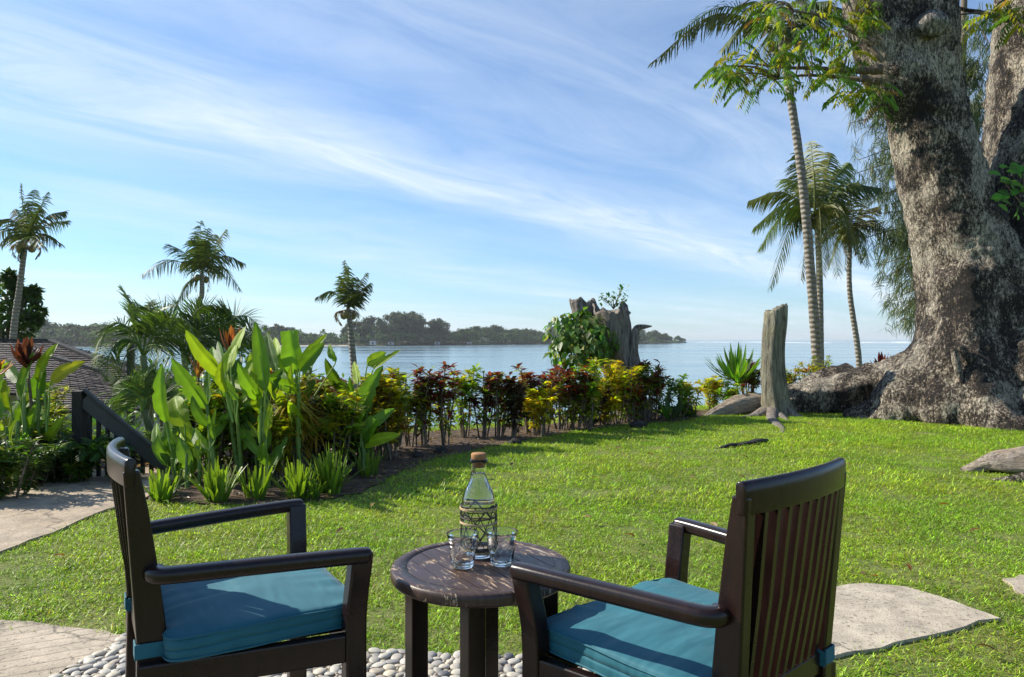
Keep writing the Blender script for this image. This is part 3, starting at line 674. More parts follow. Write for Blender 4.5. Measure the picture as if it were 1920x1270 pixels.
def copy_tree(o, parent=None):
    c = o.copy(); C.objects.link(c)
    if parent is not None: c.parent = parent
    for ch in list(o.children): copy_tree(ch, c)
    return c
ch1 = make_chair('dark wooden armchair facing right, seen from its side, far side of cushion sunlit')
ch2 = copy_tree(ch1); ch2['label'] = 'dark wooden armchair with slatted back turned to the viewer, right of the table'
ch1.location = (-.7443, 2.0365, .0); ch1.rotation_euler = (0, 0, R(-58.62)); ch2.location = (.41, 1.7969, .0); ch2.rotation_euler = (0, 0, R(41.36))

# table
TX, TY, TZ, TR = -.087, 2.0, .553, .25
tb = empty('side_table', (TX, TY, 0), 'small round dark wood table with scuffed plank top between the two chairs', 'table')
AT = math.atan2(-.303, .187)
mb = MB(); prof = [(.2055, TZ-.0004), (.243, TZ-.0004), (.2485, TZ-.004), (.25, TZ-.012), (.25, TZ-.026), (.246, TZ-.033), (.240, TZ-.036), (.10, TZ-.036)]
lathe(mb, (0, 0, 0), [(.206, TZ-.014)]+prof, 96); o = mb.build('tabletop_rim', M_ttop, tb)
mb = MB(); lathe(mb, (0, 0, 0), [(.001, TZ-.010), (.2055, TZ-.010), (.2055, TZ-.03), (.001, TZ-.03)], 64); mb.build('tabletop_core', M_wood, tb)
import bmesh
NP = 8; pw = .41/NP
for k in range(NP):
    c0 = -.205+k*pw+.0011; c1 = -.205+(k+1)*pw-.0011; pts = []
    for c, sg in ((c0, 1), (c1, -1)):
        h = math.sqrt(max(1e-5, .205**2-c*c)); ls = np.linspace(-h, h, 3)[::sg]
        pts += [(l, c) for l in ls[[0, 2]]] if False else []
    a0, a1 = math.asin(np.clip(c0/.205, -1, 1)), math.asin(np.clip(c1/.205, -1, 1))
    right = [(.205*math.cos(a), .205*math.sin(a)) for a in np.linspace(a0, a1, 7)]; left = [(-x, y) for x, y in right[::-1]]
    pts = right+left; n = len(pts); dz = random.uniform(-.0006, .0006)
    v = [(x, y, TZ-.0005+dz) for x, y in pts]+[(x, y, TZ-.011) for x, y in pts]; v = [tuple(q) for q in rotz(np.array(v), AT)]
    m = bpy.data.meshes.new('plank'); m.from_pydata(v, [], [tuple(range(n))]+[(i, i+n, (i+1) % n+n, (i+1) % n) for i in range(n)]); m.update()
    o = ob('plank', m, M_ttop, tb)
for a in (R(176), R(266), R(356), R(86)):
    mb = MB(); box(mb, (math.cos(a)*.182, math.sin(a)*.182, (TZ-.036)/2), (.050, .050, TZ-.037), AT, bev=.004); mb.build('leg', M_wood, tb, False)
for ia, a in enumerate((R(176), R(86))):
    mb = MB(); c, s = math.cos(a), math.sin(a); L0, L1 = .155, .155; zt = TZ-.037
    V = []
    for l, z in ((-.156, zt-.001), (.156, zt-.001), (.156, zt-.055), (.10, zt-.075), (-.10, zt-.075), (-.156, zt-.055)):
        for w in (-.016, .016): V.append((c*l-s*w, s*l+c*w, z-.0015*ia))
    F = [(0, 2, 4, 6, 8, 10)[::-1], (1, 3, 5, 7, 9, 11)]+[(2*i, 2*((i+1) % 6), 2*((i+1) % 6)+1, 2*i+1) for i in range(6)]
    m = bpy.data.meshes.new('cross_rail'); m.from_pydata(V, [], F); m.update(); o = ob('cross_rail', m, M_wood, tb)

# bottle
bx_, by_ = -.0965, 2.075
bt = empty('water_bottle', (bx_, by_, TZ+.0012), 'clear glass water bottle with cork stopper and woven cane wrap', 'bottle')
outer = [(.0005, .0005), (.044, .0), (.048, .003), (.0495, .010), (.0505, .03), (.0505, .135), (.050, .150), (.047, .168), (.041, .186), (.033, .203), (.0265, .218), (.0238, .230), (.0232, .245), (.0232, .268), (.0262, .270), (.0262, .2755), (.0236, .277)]
inner = [(.0205, .277), (.0205, .245), (.0212, .230), (.0240, .218), (.0305, .202), (.0385, .185), (.0445, .167), (.0475, .150), (.048, .135), (.048, .03), (.046, .013), (.040, .0095), (.0005, .0085)]
mb = MB(); lathe(mb, (0, 0, 0), outer+inner, 56); mb.build('glass_body', M_glass, bt)
mb = MB(); lathe(mb, (0, 0, 0), [(.0005, .0090), (.0398, .0100), (.0457, .0135), (.0477, .03), (.0477, .135), (.0472, .150), (.0442, .167), (.0382, .185), (.0302, .202), (.0237, .218), (.0209, .230), (.0206, .2365), (.0005, .2365)], 56); mb.build('water', M_water_in, bt)
mb = MB(); lathe(mb, (0, 0, 0), [(.0005, .255), (.0195, .255), (.0203, .277), (.0215, .2785), (.0222, .281), (.0222, .292), (.0205, .2945), (.0005, .2945)], 40); mb.build('cork_stopper', M_cork, bt)
th = np.linspace(0, 2*np.pi, 49)
def ringp(r, z, wob=.0): return np.stack((r*np.cos(th), r*np.sin(th), z+wob*np.sin(th*3+z*90)), -1)
for z, r_, mt_ in ((.146, .0525, M_rattand), (.1400, .0540, M_rattan), (.1365, .0535, M_rattan), (.112, .0530, M_rattand), (.0985, .0535, M_rattan), (.0955, .0535, M_rattan)):
    mb = MB(); tube(mb, ringp(r_, z, .0009), .0018, 6, cap=False); mb.build('cane_band', mt_, bt)
for z in (.018, .0225, .027):
    mb = MB(); tube(mb, ringp(.0525, z, .0005), .0021, 6, cap=False); mb.build('cane_band', M_rattand if z > .02 else M_rattan, bt)
mb = MB(); nst = 11
for k in range(nst):
    for sg in (-1, 1):
        a0 = 2*math.pi*k/nst; ts = np.linspace(0, 1, 12); aa = a0+sg*ts*1.15
        tube(mb, np.stack((.0525*np.cos(aa), .0525*np.sin(aa), .022+ts*.124), -1), .0014, 5)
mb.build('cane_lattice', M_rattand, bt, kind='stuff')
# tumblers with diamond facets
def tumbler(x, y, label, ph):
    r = empty('glass_tumbler', (x, y, TZ+.0012), label, 'glass', 'clear glass tumblers on the table')
    n = 60; th_ = np.linspace(0, 2*np.pi, n, endpoint=False); V = []
    prof = [(.0005, 0), (.026, 0), (.0295, .003)]+[(.0300+.0145*t**1.15, .006+.086*t) for t in np.linspace(0, 1, 17)]
    inn = [(.0445, .0932), (.0438, .0925), (.0424, .080), (.0372, .05), (.0328, .025), (.0285, .013), (.02, .0105), (.0005, .0100)]
    for (rr, z) in prof+inn:
        k = 0
        if .006 < z < .066 and (rr, z) in prof: 
            k = .0011*np.abs(np.sin(th_*6+ph+z*95))*1.0+.0011*np.abs(np.sin(th_*6+ph-z*95))
            k = k*min(1, (.066-z)/.02)
        V.append(np.stack(((rr+k)*np.cos(th_), (rr+k)*np.sin(th_), np.full(n, z)), -1))
    V = np.array(V); m = len(V); i = np.arange(m-1)[:, None]*n; j = np.arange(n)[None, :]; kk = (j+1) % n
    mb = MB(); mb.add(V, np.stack((i+j, i+kk, i+n+kk, i+n+j), -1).reshape(-1, 4)); mb.build('glass_bowl', M_glass, r); return r
tumbler(-.1355, 1.965, 'clear glass tumbler on the table, the left of two in front of the bottle', 0)
tumbler(-.0285, 1.985, 'clear faceted tumbler beside the bottle, next to the armrest end', .5)
# ================================================================== BIG STRUCTURES
UP = np.array((0, 0, 1.))
def loc(v): return (float(v[0]), float(v[1]), float(v[2]))
# ---- shingled building lower down the slope on the left
def roof_building():
    r = empty('shingled_building', (-9.5, 15, -3), 'low building with brown shingled hip roof beyond the stairs at the left', 'building')
    def slope(A, B, Cc, D, name, rows):     # A-B top edge, D-C bottom edge, built as stepped shingle courses
        A, B, Cc, D = [np.array(q, float) for q in (A, B, Cc, D)]; nrm = unit(np.cross(B-A, D-A)); nrm = nrm if nrm[2] > 0 else -nrm
        mb = MB()
        for i in range(rows):
            f0, f1 = i/rows, (i+1.15)/rows
            a0, b0, a1, b1 = A+(D-A)*f0, B+(Cc-B)*f0, A+(D-A)*min(1, f1), B+(Cc-B)*min(1, f1); L = np.linalg.norm(b1-a1); n = max(1, int(L/.17))
            for k in range(n):
                g0, g1 = k/n, (k+.94)/n; l = rng.uniform(-.012, .012); q = nrm*rng.uniform(.018, .034)+unit(a1-a0)*l
                p0, p1, p2, p3 = a0+(b0-a0)*g0, a0+(b0-a0)*g1, a1+(b1-a1)*g1+q, a1+(b1-a1)*g0+q
                mb.add([p0, p1, p2, p3, p2-nrm*.03, p3-nrm*.03], [(0, 3, 2, 1)]); mb.add([p3, p2, p2-nrm*.035, p3-nrm*.035], [(0, 3, 2, 1)])
        child(mb, 'shingles', M_shing, r, False, kind='stuff')
        mb = MB(); q = -nrm*.04; mb.add([A+q, B+q, Cc+q, D+q], [(0, 1, 2, 3)]); child(mb, 'roof_deck', M_shing, r, False)
    a = P(-260, 640, 17.5); b = P(92, 640, 17.5); c = P(330, 735, 15.2); d = P(-340, 742, 14.2)
    slope(a, b, c, d, 'shingles', 26)
    e = P(420, 728, 21.5); slope(b, b+np.array((0, .02, 0)), e, c, 'shingles', 26)
    # the nearer, lower roof
    a2 = P(101, 672, 14.6); b2 = P(198, 699, 14.0); b3 = P(330, 742, 13.2); d2 = P(101, 772, 12.6); c2 = P(330, 772, 12.6)
    slope(a2, b2, P(262, 768, 12.7), d2, 'shingles', 24)
    mb = MB(); obox(mb, b+np.array((0, 0, .03)), c+np.array((0, 0, .03)), UP, .14, .05); obox(mb, a+np.array((0, 0, .03)), b+np.array((0, 0, .03)), UP, .16, .05); obox(mb, a2+np.array((0, 0, .03)), b2+np.array((0, 0, .03)), UP, .12, .04); obox(mb, b2+np.array((0, 0, .03)), P(262, 768, 12.7), UP, .12, .04)
    child(mb, 'ridge_cap', M_black, r, False)
    mb = MB()
    w0 = P(-300, 770, 15.6); w1 = P(262, 770, 16.0)
    mb.add([(w0[0], w0[1], .16), (w1[0], w1[1], -.12), (w1[0], w1[1], -3.4), (w0[0], w0[1], -3.4)], [(0, 3, 2, 1)]); mb.add([(w1[0], w1[1], -.12), (w1[0]+.5, w1[1]+5, -.12), (w1[0]+.5, w1[1]+5, -3.6), (w1[0], w1[1], -3.6)], [(0, 3, 2, 1)])
    child(mb, 'wall', M_wallp, r, False)
    for q in (245, -60): mb = MB(); box(mb, P(q, 800, 13.4), (.10, .10, 3.2)); child(mb, 'veranda_post', M_black, r, False)
roof_building()

# ---- stair handrail
def handrail():
    r = empty('stair_railing', G(150, 886), 'dark painted stair railing sloping down behind the left flower bed', 'railing')
    D = 6.05; a = P(149, 733, D); mb = MB(); zb = 0
    box(mb, (a[0], D, (a[2]-.1)/2), (.085, .085, a[2]+.1), 0, bev=.004); child(mb, 'post', M_black, r, False)
    A = P(158, 748, D+.0); B = P(322, 884, D+.25); mb = MB(); A = A+np.array((0, 0, -.0)); obox(mb, A, B, UP, .045, .13, .004); child(mb, 'handrail_board', M_rail, r, False)
    mb = MB(); obox(mb, A+np.array((0, 0, .078)), B+np.array((0, 0, .078)), UP, .10, .022, .004); child(mb, 'handrail_cap', M_rail, r, False)
    A2 = A+np.array((0, 0, -.75)); B2 = B+np.array((0, 0, -.75)); mb = MB(); obox(mb, A2, B2, UP, .04, .09); child(mb, 'bottom_board', M_black, r, False)
    for k in range(10):
        f = (k+.6)/10; p = A+(B-A)*f; mb = MB(); box(mb, (p[0], p[1], p[2]-.41), (.028, .028, .72)); child(mb, 'baluster', M_black, r, False)
handrail()

# ---- the big old tree on the right
def lobes(seed, amp, ks=(2, 3, 5, 8)):
    rs = np.random.default_rng(seed); ph = rs.uniform(0, 6.28, len(ks)); am = amp*rs.uniform(.5, 1, len(ks))/np.array(ks)**.5
    return lambda f, th: 1+sum(a*np.sin(k*th+p+f*2*(i-1)) for i, (k, p, a) in enumerate(zip(ks, ph, am)))
def big_tree():
    r = empty('old_shade_tree', (6.9, 11, 0), 'huge old tree with mottled bark, flared roots and forked trunks at the right edge', 'tree')
    mb = MB()
    def T(pts, D, m=30, n=40, amp=.10, seed=1):
        pts = np.array(pts, float); Dd = pts[:, 3] if pts.shape[1] > 3 else np.full(len(pts), D)
        ctr = np.array([P(p[0], p[1], d) for p, d in zip(pts, Dd)]); rad = pts[:, 2]/FX*Dd
        s = spline(np.column_stack((ctr, rad)), m); tube(mb, s[:, :3], np.maximum(s[:, 3], .02), n, rfun=lobes(seed, amp))
    T([(1712, -260, 70), (1714, -120, 64), (1716, 0, 66), (1721, 100, 64), (1734, 200, 64), (1755, 300, 69), (1782, 400, 74), (1812, 500, 87), (1840, 600, 112), (1856, 680, 140), (1860, 760, 175), (1865, 830, 180)], 11.0, 44, 48, .09, 1)
    T([(1942, -260, 66), (1944, -60, 66), (1940, 60, 70), (1934, 180, 76), (1934, 290, 84), (1938, 400, 98), (1935, 520, 125), (1930, 650, 165), (1930, 790, 200)], 11.7, 36, 40, .09, 2)
    T([(2030, -200, 42), (1985, 60, 44), (1940, 220, 48), (1912, 330, 52), (1900, 450, 60), (1890, 560, 60)], 11.1, 26, 28, .08, 12)
    T([(1740, 230, 40), (1700, 170, 52), (1662, 110, 46), (1636, 40, 40), (1612, -60, 38), (1590, -220, 36)], 10.9, 26, 30, .10, 3)
    T([(1850, 540, 90, 11), (1800, 640, 66, 11.1), (1725, 700, 50, 11.3), (1640, 728, 44, 11.5), (1570, 745, 38, 11.6), (1500, 752, 34, 11.6), (1445, 765, 26, 11.6)], 11.4, 34, 30, .14, 4)
    T([(1600, 700, 22, 11.9), (1560, 715, 24, 11.9), (1520, 730, 24, 11.9), (1480, 745, 18, 11.9)], 11.9, 16, 18, .1, 14)
    T([(1810, 500, 66, 10.9), (1800, 620, 58, 10.7), (1755, 705, 56, 10.6), (1700, 755, 60, 10.6), (1640, 785, 34, 10.7), (1580, 790, 20, 10.9)], 10.7, 30, 26, .12, 5)
    T([(1815, 520, 66, 10.7), (1812, 620, 58, 10.5), (1818, 700, 55, 10.2), (1835, 765, 52, 9.9), (1870, 805, 45, 9.6), (1925, 830, 40, 9.3)], 10.2, 30, 26, .12, 6)
    T([(1860, 500, 80, 10.9), (1875, 620, 75, 10.6), (1905, 700, 70, 10.2), (1950, 780, 60, 9.7), (2030, 850, 46, 9.1), (2110, 880, 30, 8.7)], 10.2, 30, 26, .12, 7)
    T([(1770, 660, 42, 10.5), (1765, 730, 46, 10.3), (1775, 780, 50, 10.1), (1800, 812, 26, 9.9)], 10.2, 16, 22, .12, 8)
    T([(1715, 700, 36, 10.8), (1690, 760, 40, 10.6), (1665, 792, 30, 10.5)], 10.2, 12, 20, .12, 9)
    T([(1990, 560, 110, 11.6), (2060, 700, 110, 11.2), (2140, 800, 90, 10.6)], 11, 16, 24, .1, 10)
    o = child(mb, 'trunk', M_bark, r)
    rm = o.modifiers.new('blend', 'REMESH'); rm.mode = 'VOXEL'; rm.voxel_size = .045; rm.use_smooth_shade = True
    sm = o.modifiers.new('soften', 'SMOOTH'); sm.factor = .6; sm.iterations = 7
    tx = bpy.data.textures.new('bark_lumps', 'CLOUDS'); tx.noise_scale = .22; tx.noise_depth = 4
    dm = o.modifiers.new('lumps', 'DISPLACE'); dm.texture = tx; dm.strength = .10; dm.texture_coords = 'GLOBAL'; dm.mid_level = .5
    tx2 = bpy.data.textures.new('bark_fissures', 'VORONOI'); tx2.noise_scale = .10; tx2.distance_metric = 'DISTANCE'
    dm = o.modifiers.new('fissures', 'DISPLACE'); dm.texture = tx2; dm.strength = .022; dm.texture_coords = 'GLOBAL'; dm.mid_level = .5
    # knob on the trunk, old scar
    mb = MB(); c = P(1744, 47, 10.5); th = np.linspace(0, np.pi, 12); n = 20
    lathe(mb, (0, 0, 0), [(max(.001, .23*math.sin(t))*(1+.06*math.sin(5*t)), .20*math.cos(t)) for t in np.linspace(math.pi, 0, 14)], 24)
    v = mb.v[0]; 
    for i in range(len(v)): v[i] = v[i]*(1+.14*mnoise.noise(Vector(v[i]*9)))+c
    child(mb, 'knob', M_knob, r)
    for pts in ([(1788, 655), (1795, 690), (1803, 715), (1810, 738), (1824, 745)], [(1800, 650), (1818, 675), (1838, 705), (1836, 735), (1824, 748)]):
        mb = MB(); p3 = spline([P(x, y, 9.93-.0012*(y-650)) for x, y in pts], 24); tube(mb, p3, .045*(1+.2*np.sin(np.linspace(0, 9, 24))), 10, rfun=lobes(3, .1)); child(mb, 'scar_lip', M_bark, r)
    # branches carrying the hanging sprays
    BR = [([(1655, 130, 22), (1600, 133, 11), (1530, 128, 8), (1470, 127, 6), (1400, 118, 4)], 10.5), ([(1650, 150, 20), (1600, 148, 9), (1550, 143, 7), (1500, 142, 5), (1450, 150, 3)], 10.2),
          ([(1650, 10, 20), (1590, -20, 10), (1520, -30, 8), (1440, -20, 5), (1390, 10, 3)], 10.3), ([(1640, 80, 14), (1600, 60, 8), (1540, 30, 6), (1480, 20, 4)], 10.0),
          ([(1655, 115, 9), (1612, 60, 6), (1590, 0, 5), (1570, -60, 4)], 10.1), ([(1900, 40, 13), (1840, 24, 9), (1790, 12, 7), (1700, -40, 6)], 11.0), ([(1990, 60, 8), (1915, 40, 6), (1850, 25, 4), (1795, 28, 3)], 10.6)]
    br3 = []
    for pts, D in BR:
        s = spline(np.array([np.append(P(a, b, D+.4*k/3), c/FX*D/2) for k, (a, b, c) in enumerate(pts)]), 20); mb = MB(); tube(mb, s[:, :3], np.maximum(s[:, 3], .008), 8); child(mb, 'branch', M_bark if D > 10.8 else M_twig, r); br3.append(s[:, :3])
    # compound leaves: rachis with paired leaflets, in clusters
    mb = MB(); Pp = []; 
    def sprays(zone, count, D0, D1, green, yellow, yf, topbias=0):
        for _ in range(count):
            k = random.randrange(len(zone)); x, y, rx, ry = zone[k]; a = random.uniform(0, 6.28); q = math.sqrt(random.random()); X = x+rx*q*math.cos(a); Y = y+ry*q*math.sin(a); D = random.uniform(D0, D1)
            Pp.append((P(X, Y, D), yf if random.random() < .9 else .9))
    zone = [(1380, 120, 42, 28), (1430, 95, 55, 45), (1440, 145, 50, 32), (1490, 60, 55, 45), (1500, 120, 60, 40), (1545, 95, 50, 50), (1520, 20, 70, 40), (1590, 150, 40, 30), (1600, 60, 40, 60), (1580, 120, 40, 30), (1620, 20, 25, 30), (1360, 135, 22, 14), (1640, 165, 14, 14), (1440, 20, 25, 20)]
    sprays(zone, 290, 9.5, 11.2, 0, 0, .22)
    zone2 = [(1885, 10, 45, 25), (1910, 30, 25, 22), (1850, 30, 12, 14)]; sprays(zone2, 34, 9.8, 11, 0, 0, .4)
    zone3 = [(1652, 190, 10, 24)]; sprays(zone3, 10, 10, 10.4, 0, 0, 0)
    bp = []; bd = []; bu = []; bl = []; bw = []; bc = []
    for p, yf in Pp:
        az = random.uniform(0, 6.28); L = random.uniform(.22, .38); d0 = np.array((math.cos(az)*.8, math.sin(az)*.8, random.uniform(-.3, .35))); npair = random.randint(6, 8)
        yel = random.random() < yf*1.2; cc = np.array((.38, .36, .03)) if yel else np.array((.11, .21, .028)); 
        if random.random() < .03: cc = np.array((.30, .16, .03))
        cc = cc*math.exp(random.gauss(0, .25)); pos = p.copy(); dd = unit(d0)
        for k in range(npair):
            dd = unit(dd+np.array((0, 0, -.16))); pos = pos+dd*L/npair; sd = unit(np.cross(dd, UP))
            for s in (-1, 1):
                bp.append(pos); bd.append(sd*s*.8+dd*.55+np.array((0, 0, -.45))); bu.append(UP+sd*.3*s); bl.append(random.uniform(.08, .12)); bw.append(random.uniform(.028, .040)); bc.append(cc*random.uniform(.8, 1.2))
        bp.append(pos); bd.append(dd); bu.append(sd); bl.append(.1); bw.append(.034); bc.append(cc)
    leaves(mb, bp, bd, np.array(bu), np.array(bl), np.array(bw), np.array(bc), .15); child(mb, 'leaf_sprays', M_leaf, r, kind='stuff')
    # fine twigs holding the sprays
    mb = MB()
    for p, _ in Pp[::3]:
        best = min((float(np.linalg.norm(q-p)), tuple(q)) for s in br3 for q in s[::3]); q = np.array(best[1])
        if best[0] < 1.6: tube(mb, spline([q, (p+q)/2+np.array((0, 0, .08)), p], 6), np.linspace(.012, .005, 6), 4, cap=False)
    child(mb, 'twigs', M_twig, r, kind='stuff')
big_tree()
# climbing plant at the right edge, low on the fork
def climber():
    r = empty('climbing_plant', P(1915, 400, 9.2), 'bright green broad leaved climber hanging at the right edge against the dark trunk', 'plant')
    mb = MB(); 
    n = 70; c = np.array([P(random.uniform(1868, 1990), random.uniform(300, 400)+random.gauss(0, 8), random.uniform(9.0, 9.6)) for _ in range(n)])
    d = rdirs(n, -.8, .3); cols = vary((.10, .26, .03), n, .1, .3); ln = rng.uniform(.10, .19, n)
    for i in range(n): bigleaf(mb, c[i], c[i]+d[i]*ln[i], ln[i]*.75, (0, -.7, .7), cols[i], .06, .15, 5, 'leaf')
    child(mb, 'foliage', M_big, r, kind='stuff')
    mb = MB(); tube(mb, spline([P(2000, 520, 9.6), P(1950, 420, 9.4), P(1920, 350, 9.3), P(1935, 270, 9.4)], 14), .012, 6); tube(mb, spline([P(1950, 420, 9.4), P(1905, 370, 9.2), P(1880, 335, 9.2)], 10), .008, 5); child(mb, 'stem', M_twig, r)
climber()

# ---- dead stumps and logs
def stump_mesh(mb, rows, D, n=44, amp=.16, seed=1, jag=.25, flute=None):
    # rows: (x centre, y, half width px) from the bottom up; jagged top
    s = spline(np.array([np.append(P(a, b, D), c/FX*D) for a, b, c in rows]), 34); rs = np.random.default_rng(seed); th = np.linspace(0, 2*np.pi, n, endpoint=False)
    fl = sum(rs.uniform(.3, 1)*np.sin(k*th+rs.uniform(0, 6.28))/k**.7 for k in (3, 5, 8, 13)); fl3 = sum(rs.uniform(.5, 1)*np.sin(k*th+rs.uniform(0, 6.28))/k**.6 for k in (1, 2, 3, 5, 9)); fl2 = sum(rs.uniform(.3, 1)*np.sin(k*th+rs.uniform(0, 6.28))/k**.5 for k in (2, 4, 7, 11)); V = []
    for i, (x, y, z, rr) in enumerate(s):
        f = i/33; q = rr*(1+amp*.35*(fl*(1-f)+fl2*f))*(1+.05*rs.normal(0, 1, n)*.3)
        zz = z+(f**4)*jag*(fl3*.24+rs.uniform(-.03, .03, n)) if jag else z
        V.append(np.stack((x+q*np.cos(th), y+q*np.sin(th)*.9, np.broadcast_to(zz, (n,))), -1))
    top = V[-1].copy(); c = top.mean(0); V.append(c+(top-c)*.72+np.array((0, 0, -.10))); V.append(c+(top-c)*.1+np.array((0, 0, -.45)))
    V = np.array(V); m = len(V); i = np.arange(m-1)[:, None]*n; j = np.arange(n)[None, :]; k = (j+1) % n
    mb.add(V, np.stack((i+j, i+k, i+n+k, i+n+j), -1).reshape(-1, 4))
def big_stump():
    D = 10.9; r = empty('dead_tree_stump', (P(1175, 780, D)[0], D, 0), 'tall jagged grey dead stump standing in the hedge, overgrown on its left', 'tree stump')
    mb = MB(); stump_mesh(mb, [(1208, 830, 56), (1196, 790, 40), (1180, 735, 28), (1168, 690, 27), (1156, 650, 30), (1149, 610, 32), (1144, 578, 30)], D, 60, .36, 5, .34); child(mb, 'trunk', M_dead, r)
    mb = MB(); stump_mesh(mb, [(1166, 720, 24), (1146, 680, 28), (1122, 635, 30), (1103, 598, 28), (1092, 566, 25)], D+.25, 48, .32, 9, .30); child(mb, 'broken_stem', M_dead, r)
    mb = MB(); s = spline([P(1196, 700, D-.1), P(1188, 660, D-.1), P(1192, 628, D-.1), P(1194, 616, D-.1), P(1206, 613, D-.15), P(1222, 612, D-.2)], 26); tube(mb, s, np.interp(np.linspace(0, 1, 26), (0, .4, .7, .85, 1), (.08, .055, .045, .035, .010)), 12, rfun=lobes(5, .22)); child(mb, 'dead_branch', M_dead, r)
    mb = MB(); tube(mb, spline([P(1181, 585, D), P(1170, 600, D), P(1172, 640, D)], 10), np.linspace(.03, .05, 10), 8, rfun=lobes(2, .2)); child(mb, 'snag', M_dead, r)
    g = empty('pothos_creeper', P(1080, 650, D-.4), 'rounded mass of glossy green creeper on the left side of the dead stump', 'creeper')
    mb = MB(); n = 620; cen = np.array([P(1082, 640, D-.1), P(1060, 625, D-.1), P(1100, 655, D-.2), P(1085, 610, D-.1), P(1070, 660, D-.2), P(1120, 640, D-.35), P(1100, 615, D-.2)]); ra = np.array([.40, .30, .40, .25, .30, .28, .26])
    k = rng.integers(0, 7, n); d = rdirs(n, -.75, 1); p = cen[k]+d*ra[k][:, None]*rng.uniform(.75, 1.05, (n, 1)); keep = p[:, 1] < D+.35; p = p[keep]; d = d[keep]; n = len(p)
    dirn = unit(d*.35+np.array((0, -.2, -.9))+rng.normal(0, .35, (n, 3))); ln = rng.uniform(.09, .17, n); cols = vary((.085, .17, .025), n, .1, .3); cols[rng.random(n) < .12] = (.30, .32, .10)
    leaves(mb, p, dirn, d, ln, ln*.72, cols, .1, .16); child(mb, 'foliage', M_leaf, g, kind='stuff')
    mb = MB()
    for _ in range(9):
        a = P(random.uniform(1060, 1110), random.uniform(600, 640), D-.1); tube(mb, spline([a, a+np.array((.1, -.1, -.4)), P(random.uniform(1090, 1140), random.uniform(690, 760), D-.2)], 8), .012, 5, cap=False)
    child(mb, 'stems', M_twig, g, kind='stuff')
    g = empty('stump_sprout', P(1150, 575, D), 'small leafy shoots sprouting from the jagged top of the dead stump', 'sprout')
    mb = MB(); tips = []
    for x, y in ((1128, 557), (1140, 563), (1150, 556), (1165, 552), (1170, 566), (1158, 566), (1166, 545), (1134, 566)):
        a = P(1150, 580, D); b = P(x, y, D+random.uniform(-.15, .15)); tube(mb, spline([a, (a+b)/2+np.array((0, 0, .03)), b], 6), .006, 4, cap=False); tips.append(b)
    child(mb, 'twigs', M_twig, g, kind='stuff')
    mb = MB(); n = 90; p = np.array(tips)[rng.integers(0, 8, n)]+rng.normal(0, .035, (n, 3)); leaves(mb, p, rdirs(n), UP, rng.uniform(.05, .09, n), .045, vary((.06, .15, .03), n), .1); child(mb, 'foliage', M_leaf, g, kind='stuff')
big_stump()
def post_stump():
    D = 11.15; r = empty('weathered_trunk_post', (P(1453, 775, D)[0], D, 0), 'upright grey green dead trunk with slanting top at the end of the lawn', 'tree stump')
    mb = MB(); rows = [(1462, 788, 40), (1459, 770, 30), (1455, 745, 24), (1452, 700, 22), (1451, 650, 21), (1453, 610, 21), (1454, 578, 20)]
    s = spline(np.array([np.append(P(a, b, D), c/FX*D) for a, b, c in rows]), 40); n = 40; th = np.linspace(0, 2*np.pi, n, endpoint=False); V = []
    for i, (x, y, z, rr) in enumerate(s):
        f = i/39; nz = np.array([mnoise.noise(Vector((math.cos(t)*1.6, math.sin(t)*1.6, z*.9))) for t in th]); fi = np.array([mnoise.noise(Vector((math.cos(t)*5, math.sin(t)*5, z*.6+5))) for t in th])
        q = rr*(1+.24*nz+.20*fi+(1-f)**6*.5*np.sin(5*th+1)*.6); zt = z+(f**4)*(.065*np.cos(th)+.02*rng.uniform(-1, 1, n))
        V.append(np.stack((x+q*np.cos(th), y+q*np.sin(th), zt), -1))
    c = V[-1].mean(0); V.append(c+(V[-1]-c)*.6+np.array((0, 0, -.02))); V.append(c+(V[-2]-c)*.01+np.array((0, 0, -.05))); V = np.array(V); m = len(V); i = np.arange(m-1)[:, None]*n; j = np.arange(n)[None, :]; k = (j+1) % n
    mb.add(V, np.stack((i+j, i+k, i+n+k, i+n+j), -1).reshape(-1, 4)); child(mb, 'trunk', M_post, r)
    for pts, ra in (([(1450, 770, 11.0), (1447, 788, 10.6), (1456, 798, 9.9), (1465, 806, 9.5), (1466, 815, 9.0)], .06), ([(1475, 770, 11), (1492, 780, 10.9), (1510, 786, 10.8)], .06), ([(1435, 772, 11), (1405, 786, 10.9), (1380, 792, 10.7)], .06), ([(1460, 780, 10.9), (1478, 790, 10.4)], .05)):
        mb = MB(); q = spline([P(*p) for p in pts], 18); q[:, 2] = np.maximum(q[:, 2], -.02); tube(mb, q, np.linspace(ra*1.5, ra*.45, 18), 10, rfun=lobes(int(ra*100)+2, .2)); child(mb, 'root', M_dead, r)
post_stump()
def log_thing(name, label, pts, rad, mat, n=18, amp=.2, fl=.8, cat='log'):
    q = spline(np.array([P(*p) for p in pts]), 26); c = q.mean(0); r = empty(name, (c[0], c[1], 0), label, cat); mb = MB(); tube(mb, q, np.interp(np.linspace(0, 1, 26), np.linspace(0, 1, len(rad)), rad), n, rfun=lobes(len(label), amp)); 
    v = mb.v[0]
    for i in range(len(v)): v[i] = v[i]+np.array((1, 1, .7))*.03*mnoise.noise(Vector(v[i]*6))
    child(mb, 'trunk' if name != 'fallen_stick' else 'stick', mat, r); return r
log_thing('cut_root_log', 'pale sawn root hump lying beside the upright dead trunk', [(1312, 788, 11.0), (1345, 775, 11.1), (1385, 764, 11.3), (1430, 762, 11.5), (1470, 765, 11.6)], [.02, .09, .16, .20, .17], M_pale, 26, .22)
